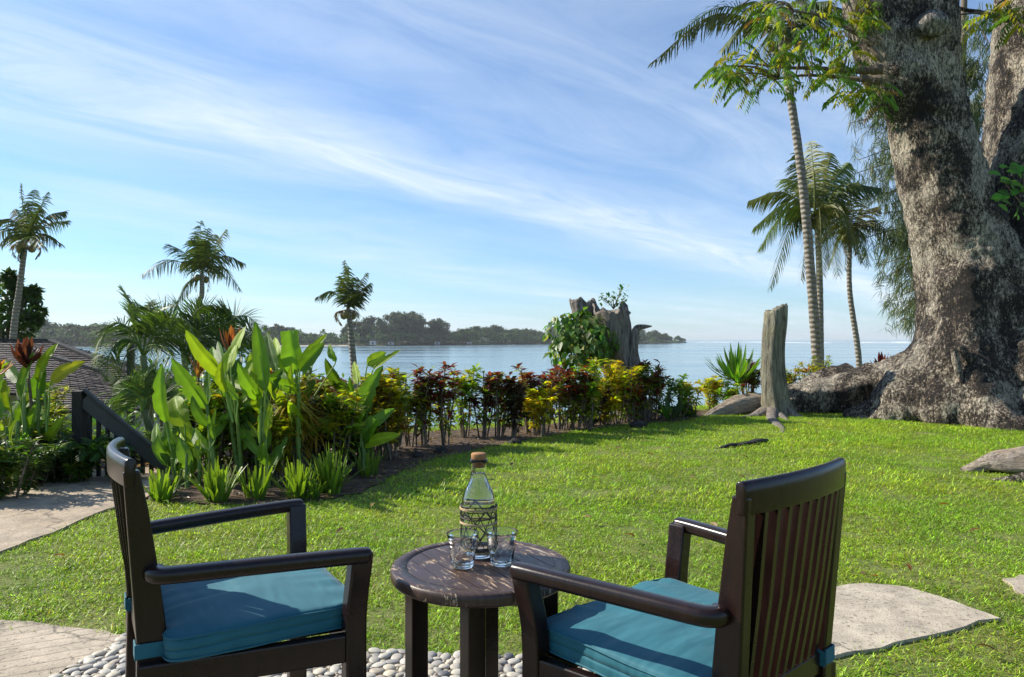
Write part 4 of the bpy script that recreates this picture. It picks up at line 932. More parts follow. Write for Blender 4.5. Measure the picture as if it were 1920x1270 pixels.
log_thing('fallen_stick', 'dark rotten stick lying on the lawn in front of the upright dead trunk', [(1338, 841, 7.72), (1362, 836, 7.8), (1390, 833, 7.9), (1415, 828, 8.05), (1440, 826, 8.15)], [.008, .022, .026, .03, .012], M_rock, 10, .3)
log_thing('driftwood_log', 'bleached log lying in the grass at the right edge', [(1802, 884, 6.4), (1830, 876, 6.4), (1870, 868, 6.35), (1920, 868, 6.3), (1990, 870, 6.25)], [.02, .06, .09, .13, .14], M_pale, 26, .18)
log_thing('dark_root', 'dark mossy root crossing beneath the driftwood at the right edge', [(1850, 905, 6.0), (1885, 902, 5.95), (1935, 896, 5.9), (1985, 900, 5.9)], [.015, .03, .04, .04], M_bark, 12, .2)

# ================================================================== PALMS
def frond(mbR, mbL, b, ctl, tip, ll, col, npair=46, droopy=.9, width=.05, ragged=.0, start=.12, rr=.022, flat=0.0, roll=.6):
    s = spline([b, ctl, tip], 24) if not isinstance(ctl, list) else spline([b]+ctl+[tip], 24); tube(mbR, s, np.linspace(rr, rr*.25, 24), 5, col=np.array(col)*1.5, cap=False)
    t = unit(np.gradient(s, axis=0)); f = np.linspace(start, .99, npair); idx = f*23; i0 = np.minimum(idx.astype(int), 22); fr = (idx-i0)[:, None]
    p = s[i0]*(1-fr)+s[i0+1]*fr; tt = unit(t[i0]*(1-fr)+t[i0+1]*fr); sd = unit(np.cross(tt, UP)+1e-4); upv = np.cross(sd, tt); ro = roll*random.uniform(.4, 1)*random.choice((-1, 1)); sd, upv = sd*math.cos(ro)+upv*math.sin(ro), upv*math.cos(ro)-sd*math.sin(ro)
    L = ll*np.sin(np.pi*np.clip(f*.80+.16, 0, 1))**.6
    for sg in (-1, 1):
        keep = rng.random(npair) > ragged
        d = unit(sd*sg*.85+tt*.62+upv*(.25-.2*droopy)+rng.normal(0, .10, (npair, 3))+np.array((0, 0, -.35*droopy)))
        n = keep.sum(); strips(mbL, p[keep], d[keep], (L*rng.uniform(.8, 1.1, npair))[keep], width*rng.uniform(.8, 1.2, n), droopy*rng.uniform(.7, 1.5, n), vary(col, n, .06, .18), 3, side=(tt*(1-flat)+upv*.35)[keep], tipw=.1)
def palm(name, label, base, crown, D, tr, fr, ll, group, col=(.07, .115, .03), wd=.05, droop=.9, ragged=.1, nuts=5, dens=1., bend=0., dead=2, trad=None, shaft=0.0):
    cx, cy = crown; c = P(cx, cy, D); zb = float(height(P(base[0], base[1], D)[0], D))-.3
    b = P(base[0], base[1], D); b2 = np.array((b[0]+(b[0]-c[0])*(b[2]-zb)/max(.5, c[2]-b[2])*.6, D, zb)); r = empty(name, (b2[0], b2[1], zb), label, 'palm tree', group)
    path = spline([b2, b, (b*.45+c*.55)+np.array((bend*D/FX, 0, 0)), c], 40); rad = np.interp(np.linspace(0, 1, 40), (0, .12, .85, .97, 1), (tr*1.5, tr*1.12, tr*.8, tr*.85, tr*.5))
    rad = rad*(1+.035*np.sin(np.arange(40)*2.4)); mb = MB(); tube(mb, path, rad, 14); child(mb, 'trunk', M_ptrunk, r)
    for q in fr:
        dx, dy, bulge, dz = q[:4]; tip = P(cx+dx, cy+dy, D+dz); L = np.linalg.norm(tip-c); mid = (c+tip)/2+np.array((0, 0, bulge*D/FX)); mbR = MB(); k = q[4] if len(q) > 4 else 1.0
        cc = np.array(col)*math.exp(random.gauss(0, .18))*np.array((1+random.uniform(0, .5), 1, 1)); rg = q[5] if len(q) > 5 else ragged
        frond(mbR, mbR, c+rng.normal(0, tr*.4, 3), mid, tip, ll*k, cc, int((20+L*7)*dens), droop, wd, rg); child(mbR, 'frond', M_palm, r)
    for k in range(dead):
        a = random.uniform(0, 6.28); mbR = MB(); tip = c+np.array((math.cos(a)*.5, math.sin(a)*.5, -1.0))*ll*1.0; frond(mbR, mbR, c, (c+tip)/2+np.array((math.cos(a)*.3, math.sin(a)*.3, .1)), tip, ll*.4, (.16, .10, .05), 16, 1.2, wd, .3); child(mbR, 'dead_frond', M_palm, r)
    for k in range(nuts):
        a = random.uniform(0, 6.28); mb = MB(); lathe(mb, c+np.array((math.cos(a)*tr*1.7, math.sin(a)*tr*1.7, -tr*1.4-random.random()*.15)), [(.001, -.15), (.09, -.11), (.13, 0), (.10, .10), (.001, .15)], 10, (.17, .14, .05)); child(mb, 'coconut', M_stem, r)
    return r
# fronds: (dx, dy of the tip in photo px, upward bulge px, depth offset m, leaflet scale)
palm('coconut_palm', 'wind blown coconut palm above the shingled roof at the far left', (24, 640), (48, 452), 24, .105,
     [(-9, -108, 0, 0, .7), (18, -98, 0, 1, .8), (42, -92, 4, 0, .9), (76, -56, 16, .5), (78, -38, 12, 1), (66, 5, 16, 0), (-48, -40, 18, 0), (-60, -10, 18, 0), (-56, 14, 18, -1), (-20, -60, 4, 1.5), (30, -62, 6, -1.5), (-30, 10, 10, 2.5), (35, 10, 12, -2), (4, -72, 2, .5), (-14, 38, 4, -.5, .5)],
     .58, 'coconut palms along the shore', wd=.045, ragged=.15, dead=3)
palm('coconut_palm', 'coconut palm rising behind the feathery palms at the left', (370, 600), (378, 512), 32, .125,
     [(-112, 4, 26, 0), (-62, -54, 10, 1), (-2, -98, 0, .5, .8), (46, -82, 8, 0), (26, -72, 6, 1), (40, -44, 6, -1.5), (80, -18, 22, 0), (72, 30, 26, 0), (-46, 56, 12, -.5), (-20, -62, 4, -1), (12, -84, 2, -1, .8), (40, 6, 12, 1), (-36, -20, 12, -1), (-14, -70, 3, 1), (8, -60, 3, -1)],
     .8, 'coconut palms along the shore', wd=.05, ragged=.15, bend=4)
palm('coconut_palm', 'sparse short coconut palm standing in front of the far shore', (664, 700), (654, 580), 23, .105,
     [(-61, -22, 22, 0), (-8, -92, 0, 0, .9), (0, -78, 3, .5), (34, -68, 3, 0, .8), (42, -50, 7, .3), (30, -40, 5, -.4), (14, -60, 3, .6), (20, -30, 3, -.4), (-12, -55, 3, 0.3), (-16, -62, 0, .4)],
     .5, 'coconut palms along the shore', wd=.042, ragged=.18, nuts=4, dead=3)
palm('coconut_palm', 'tall slender coconut palm with its crown behind the tree branches', (1532, 672), (1463, 62), 17.5, .118,
     [(-240, 55, 62, 0, 1.1), (-195, 0, 50, .5, 1.0), (-80, -50, 30, -1.2), (40, -70, 14, 0), (-25, -80, 8, 0), (150, 80, 60, 0), (120, 20, 40, 1), (-110, 30, 40, 1.5), (60, 90, 40, -1), (-30, 85, 45, -1.5), (170, -20, 40, .4), (90, -60, 20, -1), (-60, -10, 30, 2), (70, 30, 40, 2), (10, 60, 40, 2)],
     .72, 'coconut palms along the shore', wd=.05, ragged=.05, bend=10)
palm('coconut_palm', 'full crowned coconut palm just right of the tallest palm', (1538, 672), (1532, 405), 21, .105,
     [(-128, -28, 30, 0), (-108, 62, 45, .5), (-88, 135, 60, 0), (-118, 22, 34, -1), (-12, -140, 4, 0, .9), (26, -118, 6, 1), (-38, -118, 8, .8), (72, -62, 22, 0), (118, -52, 28, .5), (84, 84, 62, -.6), (66, 60, 40, 1), (10, 110, 60, -1.5), (-30, 120, 50, -1), (40, 112, 50, 1), (-60, -70, 22, 1.5), (60, -100, 14, 1), (24, 90, 50, 0)],
     .75, 'coconut palms along the shore', col=(.095, .145, .03), wd=.042, ragged=.0, bend=2, dead=1, dens=1.5)
palm('coconut_palm', 'coconut palm with a thin leaning trunk, nearest the big tree', (1610, 672), (1594, 440), 22, .088,
     [(-60, -40, 18, 0), (-40, 60, 30, .5), (50, -52, 14, 0), (86, 16, 34, 0), (36, 58, 26, .5), (10, -80, 4, 0), (-30, -70, 6, 1), (30, 40, 30, -1), (-10, 66, 26, -1), (56, -10, 20, 1), (-56, 10, 24, 1)],
     .6, 'coconut palms along the shore', col=(.07, .10, .03), wd=.045, ragged=.1, bend=-8, dead=3)

# ---- feathery areca palms by the stairs
def areca(label, stems, D, col=(.10, .16, .028)):
    r = empty('areca_palm', (P(stems[0][0], 800, D)[0], D, float(height(P(stems[0][0], 800, D)[0], D))), label, 'palm', 'feathery palms behind the banana bed')
    for (bx, cx, cy, frs) in stems:
        c = P(cx, cy, D); z0 = float(height(c[0], D)); b = P(bx, 800, D); b[2] = z0-.1; mb = MB(); path = spline([b, (b+c)/2+np.array((.04, 0, 0)), c], 16); tube(mb, path, np.linspace(.05, .034, 16), 10, col=(.16, .19, .07)); child(mb, 'trunk', M_stem, r)
        for q in frs:
            pts = [P(cx+a, cy+b_, D+q[-1]*(i+1)/(len(q)-1)) for i, (a, b_) in enumerate(q[:-1])]; mb = MB(); cc = np.array(col)*math.exp(random.gauss(0, .2))
            frond(mb, mb, c, pts[:-1], pts[-1], .27, cc, 46, .45, .016, .03, .2, .011, 0.0, 1.15); child(mb, 'frond', M_palm, r)
areca('feathery palm arching over the shingled roof, its stem left of the banana plants', [(277, 268, 668, [
    [(-22, -48), (-55, -62), (-82, -30), (-86, 12), .0], [(-14, -60), (-25, -100), (-38, -125), .1], [(10, -55), (28, -82), (52, -70), .3], [(20, -40), (45, -70), (80, -66), (100, -30), -.3],
    [(-14, -25), (-42, -30), (-64, 0), (-66, 45), -.4], [(24, -20), (60, -32), (90, -10), (104, 30), .2], [(-20, -36), (-50, -48), (-72, -40), (-88, 20), .5], [(6, -50), (14, -80), (12, -100), .0], [(14, -20), (40, -16), (62, 14), (70, 60), -.5], [(-10, -44), (-18, -70), (-8, -95), .4], [(-10, -14), (-30, -4), (-42, 30), (-46, 70), .4]])], 7.6)
areca('shaded feathery palm clump behind the red bromeliads', [(350, 345, 668, [
    [(-20, -50), (-50, -72), (-84, -60), (-105, -20), .2], [(10, -60), (34, -92), (70, -90), (96, -60), .1], [(-4, -64), (-10, -88), (-30, -100), .2], [(20, -40), (60, -60), (94, -44), (110, 0), -.2], [(6, -50), (20, -80), (36, -96), .4], [(-14, -30), (-46, -36), (-70, -6), (-80, 40), .3], [(20, -20), (50, -26), (80, 0), (90, 40), .4], [(-10, -50), (-36, -80), (-62, -84), (-84, -60), -.3]]),
    (420, 415, 690, [[(6, -60), (22, -92), (50, -96), (76, -70), .2], [(-6, -60), (-24, -90), (-50, -92), .1], [(14, -40), (44, -56), (70, -36), .0], [(-14, -36), (-40, -46), (-66, -20), .3], [(2, -70), (6, -100), (10, -112), .3]])], 8.6, (.08, .13, .028))
areca('small low feathery palm under the arching one, beside the railing', [(285, 270, 770, [[(-14, -30), (-38, -40), (-60, -14), .0], [(10, -36), (30, -50), (56, -34), .2], [(-6, -40), (-20, -62), (-42, -60), .3], [(14, -20), (36, -20), (50, 6), -.2], [(0, -50), (6, -72), (20, -76), .2], [(-14, -16), (-36, -12), (-52, 20), .1]])], 7.2, (.12, .19, .03))
# ================================================================== GARDEN PLANTS
GRN = (.16, .30, .028); YG = (.29, .40, .028); DG = (.08, .17, .022)
def banana_clump(label, base, lv, stems, seed):
    random.seed(seed); bx, by = base; g0 = G(bx, by); r = empty('banana_like_plant', loc(g0), label, 'plant', 'tall broad leaved plants in the flower beds')
    D0 = g0[1]
    for (x0, y0, x1, y1, w) in stems:
        a = G(x0, y0); b = P(x1, y1, a[1]+random.uniform(-.1, .1)); mb = MB(); tube(mb, spline([a-np.array((0, 0, .03)), (a+b)/2+rng.normal(0, .015, 3), b], 12), np.linspace(w/FX*D0*.46, w/FX*D0*.22, 12), 8, col=(.12, .20, .035)); child(mb, 'stalk', M_stem, r)
    ex = []
    for _ in range(12):
        s0 = random.choice(stems); f = random.uniform(.35, 1.0); X = s0[0]+(s0[2]-s0[0])*f; Y = s0[1]+(s0[3]-s0[1])*f; L = random.uniform(45, 85); an = random.gauss(0, .55)
        ex.append((X+random.uniform(-6, 6), Y, X+L*math.sin(an), Y-L*math.cos(an)*.9, random.uniform(16, 28), random.choice((GRN, YG, YG, GRN)), random.uniform(-.3, .3), random.uniform(-.15, .4)))
    for q in list(lv)+ex:
        (x0, y0, x1, y1, w) = q[:5]; cc = q[5] if len(q) > 5 else GRN; dz = q[6] if len(q) > 6 else random.uniform(-.22, .22); D = D0+(q[7] if len(q) > 7 else random.uniform(-.1, .25))
        a = P(x0, y0, D); b = P(x1, y1, D+dz); nrm = np.array((random.uniform(-.55, .25), -1.0, random.uniform(.1, .5))); col = np.array(cc)*math.exp(random.gauss(0, .10)); mb = MB()
        bigleaf(mb, a, b, w/FX*D*1.02, nrm, col, random.uniform(-.03, .13), random.uniform(.10, .40), 14, torn=len(q) > 8); child(mb, 'leaf', M_big, r)
        mb = MB(); s = min(stems, key=lambda t: abs(t[2]-x0)+abs(t[3]-y0)*.3); f = .55; ax = np.array(P(s[0]*(1-f)+s[2]*f, max(s[1]*(1-f)+s[3]*f, y0+18), D)); tube(mb, spline([ax, (ax*.4+a*.6)+np.array((0, 0, -.01)), a, a+(b-a)*.5], 12), np.linspace(.009, .004, 12), 6, col=(.18, .30, .05)); child(mb, 'leaf_stalk', M_stem, r)
banana_clump('low clump of big rounded pale green leaves at the left corner of the bed', (350, 905), [
    (311, 793, 304, 684, 30), (346, 800, 327, 744, 42, YG), (321, 875, 294, 793, 28), (351, 872, 315, 785, 44), (371, 840, 340, 746, 28, YG), (374, 845, 385, 777, 20, YG), (373, 864, 392, 822, 20), (340, 880, 300, 850, 20, DG), (362, 888, 352, 800, 34, GRN, .2, .2), (330, 860, 340, 790, 30, DG, .2, .3), (355, 905, 338, 872, 18, YG), (385, 880, 410, 840, 18, DG)],
    [(338, 912, 322, 860, 9), (352, 918, 350, 850, 10), (372, 912, 372, 830, 10), (330, 918, 340, 880, 8)], 1)
banana_clump('tall plant with arching pale green paddle leaves, second clump from the left in the bed', (420, 915), [
    (387, 765, 321, 672, 32), (418, 705, 348, 618, 34, YG), (433, 689, 461, 612, 30, YG), (389, 762, 389, 690, 20), (410, 720, 398, 650, 24, GRN, .2, .3), (395, 800, 360, 742, 26, DG), (428, 735, 452, 668, 26, DG, .2, .3), (400, 820, 432, 770, 20), (425, 700, 408, 640, 22, DG, .3, .3)],
    [(410, 915, 388, 760, 13), (452, 905, 424, 700, 14), (455, 908, 436, 705, 11), (392, 912, 392, 790, 10)], 2)
banana_clump('tall plant with one broad upright leaf standing over the middle of the banana bed', (500, 915), [
    (497, 732, 479, 603, 34, GRN, 0), (488, 749, 446, 680, 28), (500, 736, 531, 692, 26, DG), (500, 843, 492, 758, 26), (519, 695, 500, 622, 24, DG, .2, .4), (488, 815, 458, 766, 24, DG), (508, 850, 520, 770, 26, GRN), (495, 760, 512, 700, 26, DG, .2, .3), (470, 790, 462, 715, 24, GRN, .1, .35), (505, 880, 540, 820, 24, DG), (478, 740, 470, 660, 22, YG, .1, .4)],
    [(492, 912, 496, 735, 12), (505, 915, 492, 800, 10), (484, 905, 490, 770, 9)], 3)
banana_clump('tall plant with a torn square topped leaf, third clump from the left in the bed', (560, 900), [
    (554, 702, 543, 620, 40, GRN, 0, .15, 1), (560, 690, 613, 627, 24, YG), (563, 695, 609, 643, 28), (529, 688, 516, 633, 20, YG, .2, .3), (545, 720, 524, 662, 24, DG), (575, 720, 596, 660, 22, DG, .2, .3), (538, 730, 520, 690, 22, GRN), (560, 760, 590, 710, 24, DG), (630, 678, 618, 645, 15, GRN, .1, .5), (540, 780, 520, 720, 26, DG, .2, .4)],
    [(556, 900, 556, 705, 13), (566, 905, 560, 740, 10), (546, 898, 540, 760, 9)], 4)
banana_clump('tall plant with dark arching leaves at the right end of the banana bed', (680, 878), [
    (658, 738, 610, 672, 28, (.10, .17, .02)), (670, 776, 718, 686, 32, GRN), (670, 792, 646, 726, 26, DG), (670, 823, 740, 766, 26, GRN), (669, 812, 688, 734, 28, DG), (689, 685, 724, 661, 26, YG, 0, .4), (672, 830, 700, 850, 20, DG), (664, 800, 700, 745, 24, GRN, .2, .2), (672, 720, 664, 678, 20, YG, .2, .4), (700, 692, 752, 656, 12, YG, 0, .5), (655, 820, 630, 772, 24, DG)],
    [(672, 880, 668, 775, 14), (680, 884, 672, 800, 11), (664, 876, 660, 760, 10)], 5)
# left cluster beyond the path
banana_clump('big broad leaved plant with one yellow leaf left of the stair railing', (50, 905), [
    (40, 748, 64, 660, 34), (71, 717, 110, 643, 24, YG), (69, 752, 84, 688, 34, DG), (96, 717, 160, 678, 30, (.42, .40, .02), 0), (22, 775, 12, 712, 32, YG), (34, 802, 84, 750, 32, DG), (-10, 722, 17, 680, 24, YG), (10, 848, 20, 782, 38, (.30, .33, .02)), (-12, 792, 8, 712, 34), (36, 717, 10, 676, 24, DG), (85, 737, 130, 724, 18, (.36, .36, .03)), (22, 850, 64, 800, 24, DG), (60, 770, 40, 700, 28, DG, .2, .3), (50, 830, 96, 800, 20, DG), (5, 870, -40, 800, 30), (30, 830, 50, 740, 30, GRN, .2, .3)],
    [(30, 915, 34, 790, 13), (48, 912, 45, 745, 12), (62, 905, 72, 730, 11), (5, 925, 12, 800, 11), (86, 895, 88, 740, 8)], 6)

def rosette_plant(name, label, x, y, size, n, D, col, group, cat='plant', basez=None, tips=None, lw=.34, up=.4):
    c = P(x, y, D); g = np.array((c[0], c[1]+.02, 0.)); zb = height(c[0], D); g[2] = zb; r = empty(name, loc(g), label, cat, group)
    mb = MB(); tube(mb, spline([g-np.array((0, 0, .03)), (g+c)/2+rng.normal(0, .02, 3), c], 10), np.linspace(.018, .010, 10), 6); child(mb, 'stem', M_twig, r)
    d = rdirs(n, -.15, 1); d[:, 2] += up; ln = size/FX*D*rng.uniform(.7, 1.1, n)
    for i in range(n):
        mb = MB(); dd = unit(d[i]); bigleaf(mb, c+np.array((0, 0, rng.uniform(-.09, .03))), c+dd*ln[i], ln[i]*lw, np.cross(dd, np.cross(UP, dd)+1e-3), vary(col, 1, .12, .22)[0], -.10, .25, 7, 'leaf'); child(mb, 'leaf', M_big, r)
rosette_plant('red_bromeliad', 'red and maroon rosette plant in front of the shingled roof at the left', 50, 672, 40, 26, 5.9, (.11, .03, .028), 'red leaved rosettes')
rosette_plant('red_bromeliad', 'orange rosette cut off by the left edge, below the red one', -8, 694, 34, 14, 5.8, (.30, .14, .03), 'red leaved rosettes')
rosette_plant('cordyline', 'upright rusty red leaves rising behind the tallest banana leaves', 436, 652, 40, 18, 6.6, (.20, .065, .035), 'red leaved rosettes', lw=.3, up=1.6)
rosette_plant('cordyline', 'orange red upright leaves behind the second clump of the bed', 373, 696, 34, 12, 6.5, (.26, .11, .04), 'red leaved rosettes', lw=.3, up=1.4)
rosette_plant('cordyline', 'small red tuft growing on the root of the big tree', 1652, 690, 30, 14, 12.6, (.12, .022, .022), 'red leaved rosettes', lw=.22, up=.8)
rosette_plant('dracaena', 'green strappy rosette between the creeper stump and the upright dead trunk', 1382, 712, 72, 46, 11.9, (.10, .21, .03), 'strappy rosettes', lw=.11, up=.55)
rosette_plant('dracaena', 'narrow leaved green plant at the right end of the hedge beside the root log', 1256, 778, 46, 16, 10.2, (.06, .13, .025), 'strappy rosettes', lw=.2, up=.3)

# strappy lily clumps edging the bed
def lily(x, y, h, n, label, seed):
    random.seed(seed); g = G(x, y); r = empty('strappy_lily_clump', loc(g), label, 'plant', 'strappy leaved clumps edging the banana bed')
    Hh = h/FX*g[1]
    for k in range(int(n*1.7)):
        az = random.uniform(0, 6.28); sp = abs(random.gauss(0, .34))+(.6 if random.random() < .08 else 0); d = unit(np.array((math.cos(az)*sp, math.sin(az)*sp, 1))); p = g+np.array((math.cos(az)*.05*random.random()*1.6, math.sin(az)*.05, -.01)); cut = random.random() < .55
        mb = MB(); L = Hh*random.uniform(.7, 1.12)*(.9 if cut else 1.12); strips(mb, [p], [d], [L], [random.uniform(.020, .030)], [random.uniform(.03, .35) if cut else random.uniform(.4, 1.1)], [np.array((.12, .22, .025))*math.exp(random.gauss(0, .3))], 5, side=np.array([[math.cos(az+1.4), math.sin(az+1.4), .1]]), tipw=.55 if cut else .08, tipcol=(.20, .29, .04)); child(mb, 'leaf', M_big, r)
LW = ['leftmost, beside the path', 'second from the path, in front of the broad leaves', 'third from the path', 'fourth from the path', 'fifth and fullest, right of the middle', 'last to the right, set back by bare mulch']
for i, (x, y, h, n) in enumerate([(303, 938, 62, 26), (408, 941, 76, 44), (482, 936, 70, 24), (560, 936, 80, 30), (620, 927, 84, 48), (690, 893, 54, 20)]): lily(x, y, h, n, 'green strappy clump edging the bed, '+LW[i], 20+i)
lily(592, 934, 46, 14, 'small strappy tuft wedged between the two fullest lily clumps', 40)

# croton shrubs
RED = [(.16, .030, .026), (.24, .05, .026), (.10, .03, .026)]; YEL = [(.60, .50, .02), (.44, .46, .025), (.62, .46, .03)]; YGR = [(.24, .36, .025), (.40, .42, .025), (.13, .24, .025)]; GR = [(.085, .18, .025), (.13, .23, .025), (.22, .28, .03)]
MIXC = [(.15, .035, .025), (.34, .33, .02), (.13, .20, .02)]; ORG = [(.40, .34, .03), (.27, .32, .03), (.32, .14, .03)]; DK = [(.045, .08, .02), (.07, .04, .018), (.06, .10, .022)]
def croton(x, ytop, D, pal, label, spread=32, stems=6, leaf=.10, lw=.30, dens=1.0, cat='shrub', low=.55, name='croton_shrub', strappy=False, group='croton hedge along the far side of the lawn'):
    c = P(x, ytop, D); zb = float(height(c[0], D)); Hh = c[2]-zb; r = empty(name, (c[0], c[1], zb), label, cat, group); sp = spread/FX*D
    tips = []; allp = []
    for k in range(stems):
        a = random.uniform(0, 6.28); f = math.sqrt(random.random()); b = np.array((c[0]+math.cos(a)*sp*.30*f, c[1]+math.sin(a)*.14*f, zb-.02)); hh = random.uniform(.74, 1.04); t = np.array((c[0]+math.cos(a)*sp*f*1.05, c[1]+math.sin(a)*sp*f*.9, zb+Hh*hh-leaf*.5))
        s = spline([b, (b+t)/2+rng.normal(0, .03, 3), t], 12); mb = MB(); tube(mb, s, np.linspace(.010, .0045, 12)*1.15, 5); child(mb, 'stem', M_twig, r); tips.append(s)
    mb = MB(); pp = []; dd = []; uu = []; ll = []; cc = []
    for s in tips:
        side = [s]
        for _ in range(3):
            q = s[random.randint(6, 10)]; e = q+np.array((random.gauss(0, 1), random.gauss(0, 1), 1.3*random.random()+.4))*sp*.33; side.append(spline([q, (q+e)/2, e], 8))
        pc = pal[min(2, int(abs(random.gauss(0, 1.1))))]
        for j, br in enumerate(side):
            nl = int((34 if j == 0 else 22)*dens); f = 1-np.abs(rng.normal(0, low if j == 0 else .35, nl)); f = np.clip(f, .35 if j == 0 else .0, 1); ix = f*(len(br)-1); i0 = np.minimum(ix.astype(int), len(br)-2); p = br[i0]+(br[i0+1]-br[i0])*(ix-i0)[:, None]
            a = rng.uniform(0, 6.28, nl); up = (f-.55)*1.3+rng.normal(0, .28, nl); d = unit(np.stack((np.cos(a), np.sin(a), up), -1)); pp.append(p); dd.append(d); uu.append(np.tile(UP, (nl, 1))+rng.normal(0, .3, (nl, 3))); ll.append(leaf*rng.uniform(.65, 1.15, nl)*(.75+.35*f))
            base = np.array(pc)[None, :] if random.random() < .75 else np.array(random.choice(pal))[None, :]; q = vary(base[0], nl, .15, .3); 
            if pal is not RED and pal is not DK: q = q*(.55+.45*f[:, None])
            
            if pal is RED: lo = rng.random(nl) < np.clip(.95-f*.85, .10, .75); q = np.where(lo[:, None], vary(random.choice(YGR), nl, .1, .3), q)
            cc.append(q)
    pp, dd, uu, ll, cc = map(np.concatenate, (pp, dd, uu, ll, cc))
    if strappy: strips(mb, pp, dd, ll*1.7, ll*lw*.45, rng.uniform(.3, 1.4, len(ll)), cc, 4)
    else: leaves(mb, pp, dd, uu, ll, ll*lw, cc, .16, .2)
    child(mb, 'foliage', M_leaf, r, kind='stuff'); return r
HX = np.array([640, 760, 860, 1000, 1100, 1200, 1310.]); HD = np.array([7.3, 7.75, 8.2, 8.75, 9.4, 10.1, 10.7])
hedge = [(772, 686, ORG, 'croton with orange and yellow leaves at the near end of the hedge', 30), (742, 690, YGR, 'croton with large yellow green leaves beside the last banana plant', 36), (705, 712, MIXC, 'croton with mixed green and maroon leaves among the banana stalks', 34),
 (797, 690, RED, 'slim maroon croton, first dark one of the hedge from the left', 20), (834, 684, RED, 'tall maroon croton standing clear, second dark one from the left', 24), (872, 690, YGR, 'croton with fresh yellow green crown between dark ones behind the bottle', 28), (905, 692, MIXC, 'croton half yellow green half maroon above the bottle', 26), (935, 700, RED, 'maroon croton with drooping crown where the hedge thins', 24), (962, 712, DK, 'short dark croton in the thin part of the hedge', 22),
 (992, 688, RED, 'maroon croton just right of the thin part of the hedge', 28), (1020, 682, RED, 'red crowned croton left of the dead stump, paler than its neighbours', 30), (1008, 716, YEL, 'low yellow leaved croton in front of the red ones', 30), (1050, 680, RED, 'wide dark red croton below the creeper', 34), (1078, 688, RED, 'dark red croton right below the stump creeper', 28), (1062, 722, YGR, 'yellow green croton under the wide dark red one', 34), (1102, 684, YGR, 'croton with bright green top in front of the dead stump', 26), (1128, 670, YEL, 'tall bright yellow croton in front of the dead stump', 36), (1155, 694, YEL, 'golden croton trailing low beside the foot of the stump', 30), (1140, 740, YEL, 'low golden croton skirt in the middle of the tall yellow ones', 28), (1098, 740, DK, 'dark low croton between red and yellow shrubs', 34), (1182, 704, RED, 'maroon croton against the foot of the dead stump', 22), (1180, 745, RED, 'small low maroon croton at the base of the dead stump', 24),
 (1212, 684, MIXC, 'tall green and maroon croton right of the dead stump', 22), (1228, 676, RED, 'tallest maroon croton right of the dead stump', 18), (1246, 708, GR, 'open green croton with bare stems against the water', 24), (1272, 712, YGR, 'yellow tipped croton near the right end of the hedge', 24), (1298, 716, YEL, 'yellow croton ending the hedge above the water', 20)]
random.seed(11)
for (x, yt, pal, lab, sp) in hedge:
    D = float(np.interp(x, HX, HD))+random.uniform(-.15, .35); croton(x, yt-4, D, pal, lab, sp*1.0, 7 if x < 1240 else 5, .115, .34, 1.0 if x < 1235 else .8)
bedc = [(395, 725, 6.0, YGR, 'bright yellow green croton between the first two banana clumps', 34), (462, 745, 6.0, YGR, 'bright croton at the foot of the broad upright leaf', 30), (528, 752, 5.9, YEL, 'yellow croton left of the narrow golden plant', 26), (604, 700, 6.6, ORG, 'bronze and yellow croton right of the torn leaf', 34), (640, 735, 6.3, YGR, 'yellow green croton left of the last banana stalks', 34), (715, 690, 7.0, YEL, 'yellow croton leaning over the last banana leaf', 34), (735, 716, 7.0, ORG, 'bronze croton under the yellow one at the end of the bed', 32), (350, 745, 6.6, GR, 'green croton behind the rounded leaves at the bed corner', 34), (480, 690, 7.4, ORG, 'bronze leaved croton high behind the broad upright leaf', 34),
 (402, 700, 6.6, YGR, 'croton with yellow green leaves buried behind the second banana clump', 36), (470, 702, 6.9, MIXC, 'mixed maroon and yellow croton between tall banana leaves', 40), (530, 716, 6.9, DK, 'dark leaved croton in the middle of the banana bed', 40), (620, 706, 7.0, RED, 'maroon croton behind the yellow strappy plant', 34), (650, 716, 6.9, MIXC, 'maroon and green croton left of the last banana plant', 30), (590, 740, 6.4, DK, 'dark low croton under the yellow strappy plant', 44), (440, 770, 6.3, DK, 'dark croton low behind the tall stalks', 44), (500, 790, 6.3, DK, 'shadowed croton filling the middle of the bed', 44), (700, 706, 7.4, YGR, 'yellow green croton left of the hedge start', 32), (545, 800, 6.2, GR, 'green understorey shrub in the centre of the bed', 34), (640, 790, 6.4, DK, 'dark shrub with bare stems near the right end of the bed', 34), (560, 700, 7.3, YGR, 'yellow green croton peeping behind the torn leaf', 30)]
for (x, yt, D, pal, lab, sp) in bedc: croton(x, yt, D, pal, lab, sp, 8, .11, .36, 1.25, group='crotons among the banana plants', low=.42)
croton(566, 704, 6.1, [(.46, .38, .03), (.36, .34, .03), (.40, .22, .02)], 'plant with narrow golden drooping leaves in the middle of the banana bed', 44, 8, .13, .34, 1.3, group='crotons among the banana plants', name='strappy_croton', strappy=True, low=.35)
for (x, yt, D, pal, lab, sp) in [(1338, 712, 11.8, YEL, 'low yellow bush left of the strappy green rosette', 26), (1408, 672, 12.2, RED, 'maroon croton right behind the upright dead trunk', 22), (1510, 680, 12.6, ORG, 'bronze and orange grassy croton at the foot of the tallest palm', 44), (1556, 688, 12.8, RED, 'low maroon croton between the palm trunks', 26), (1480, 690, 12.6, ORG, 'small bronze croton just right of the upright dead trunk', 22), (1362, 728, 11.7, YGR, 'yellow green low croton under the rosette', 26)]:
    croton(x, yt, D, pal, lab, sp, 9, .10, .26, 1.4, group='crotons around the dead trunk', low=.7)

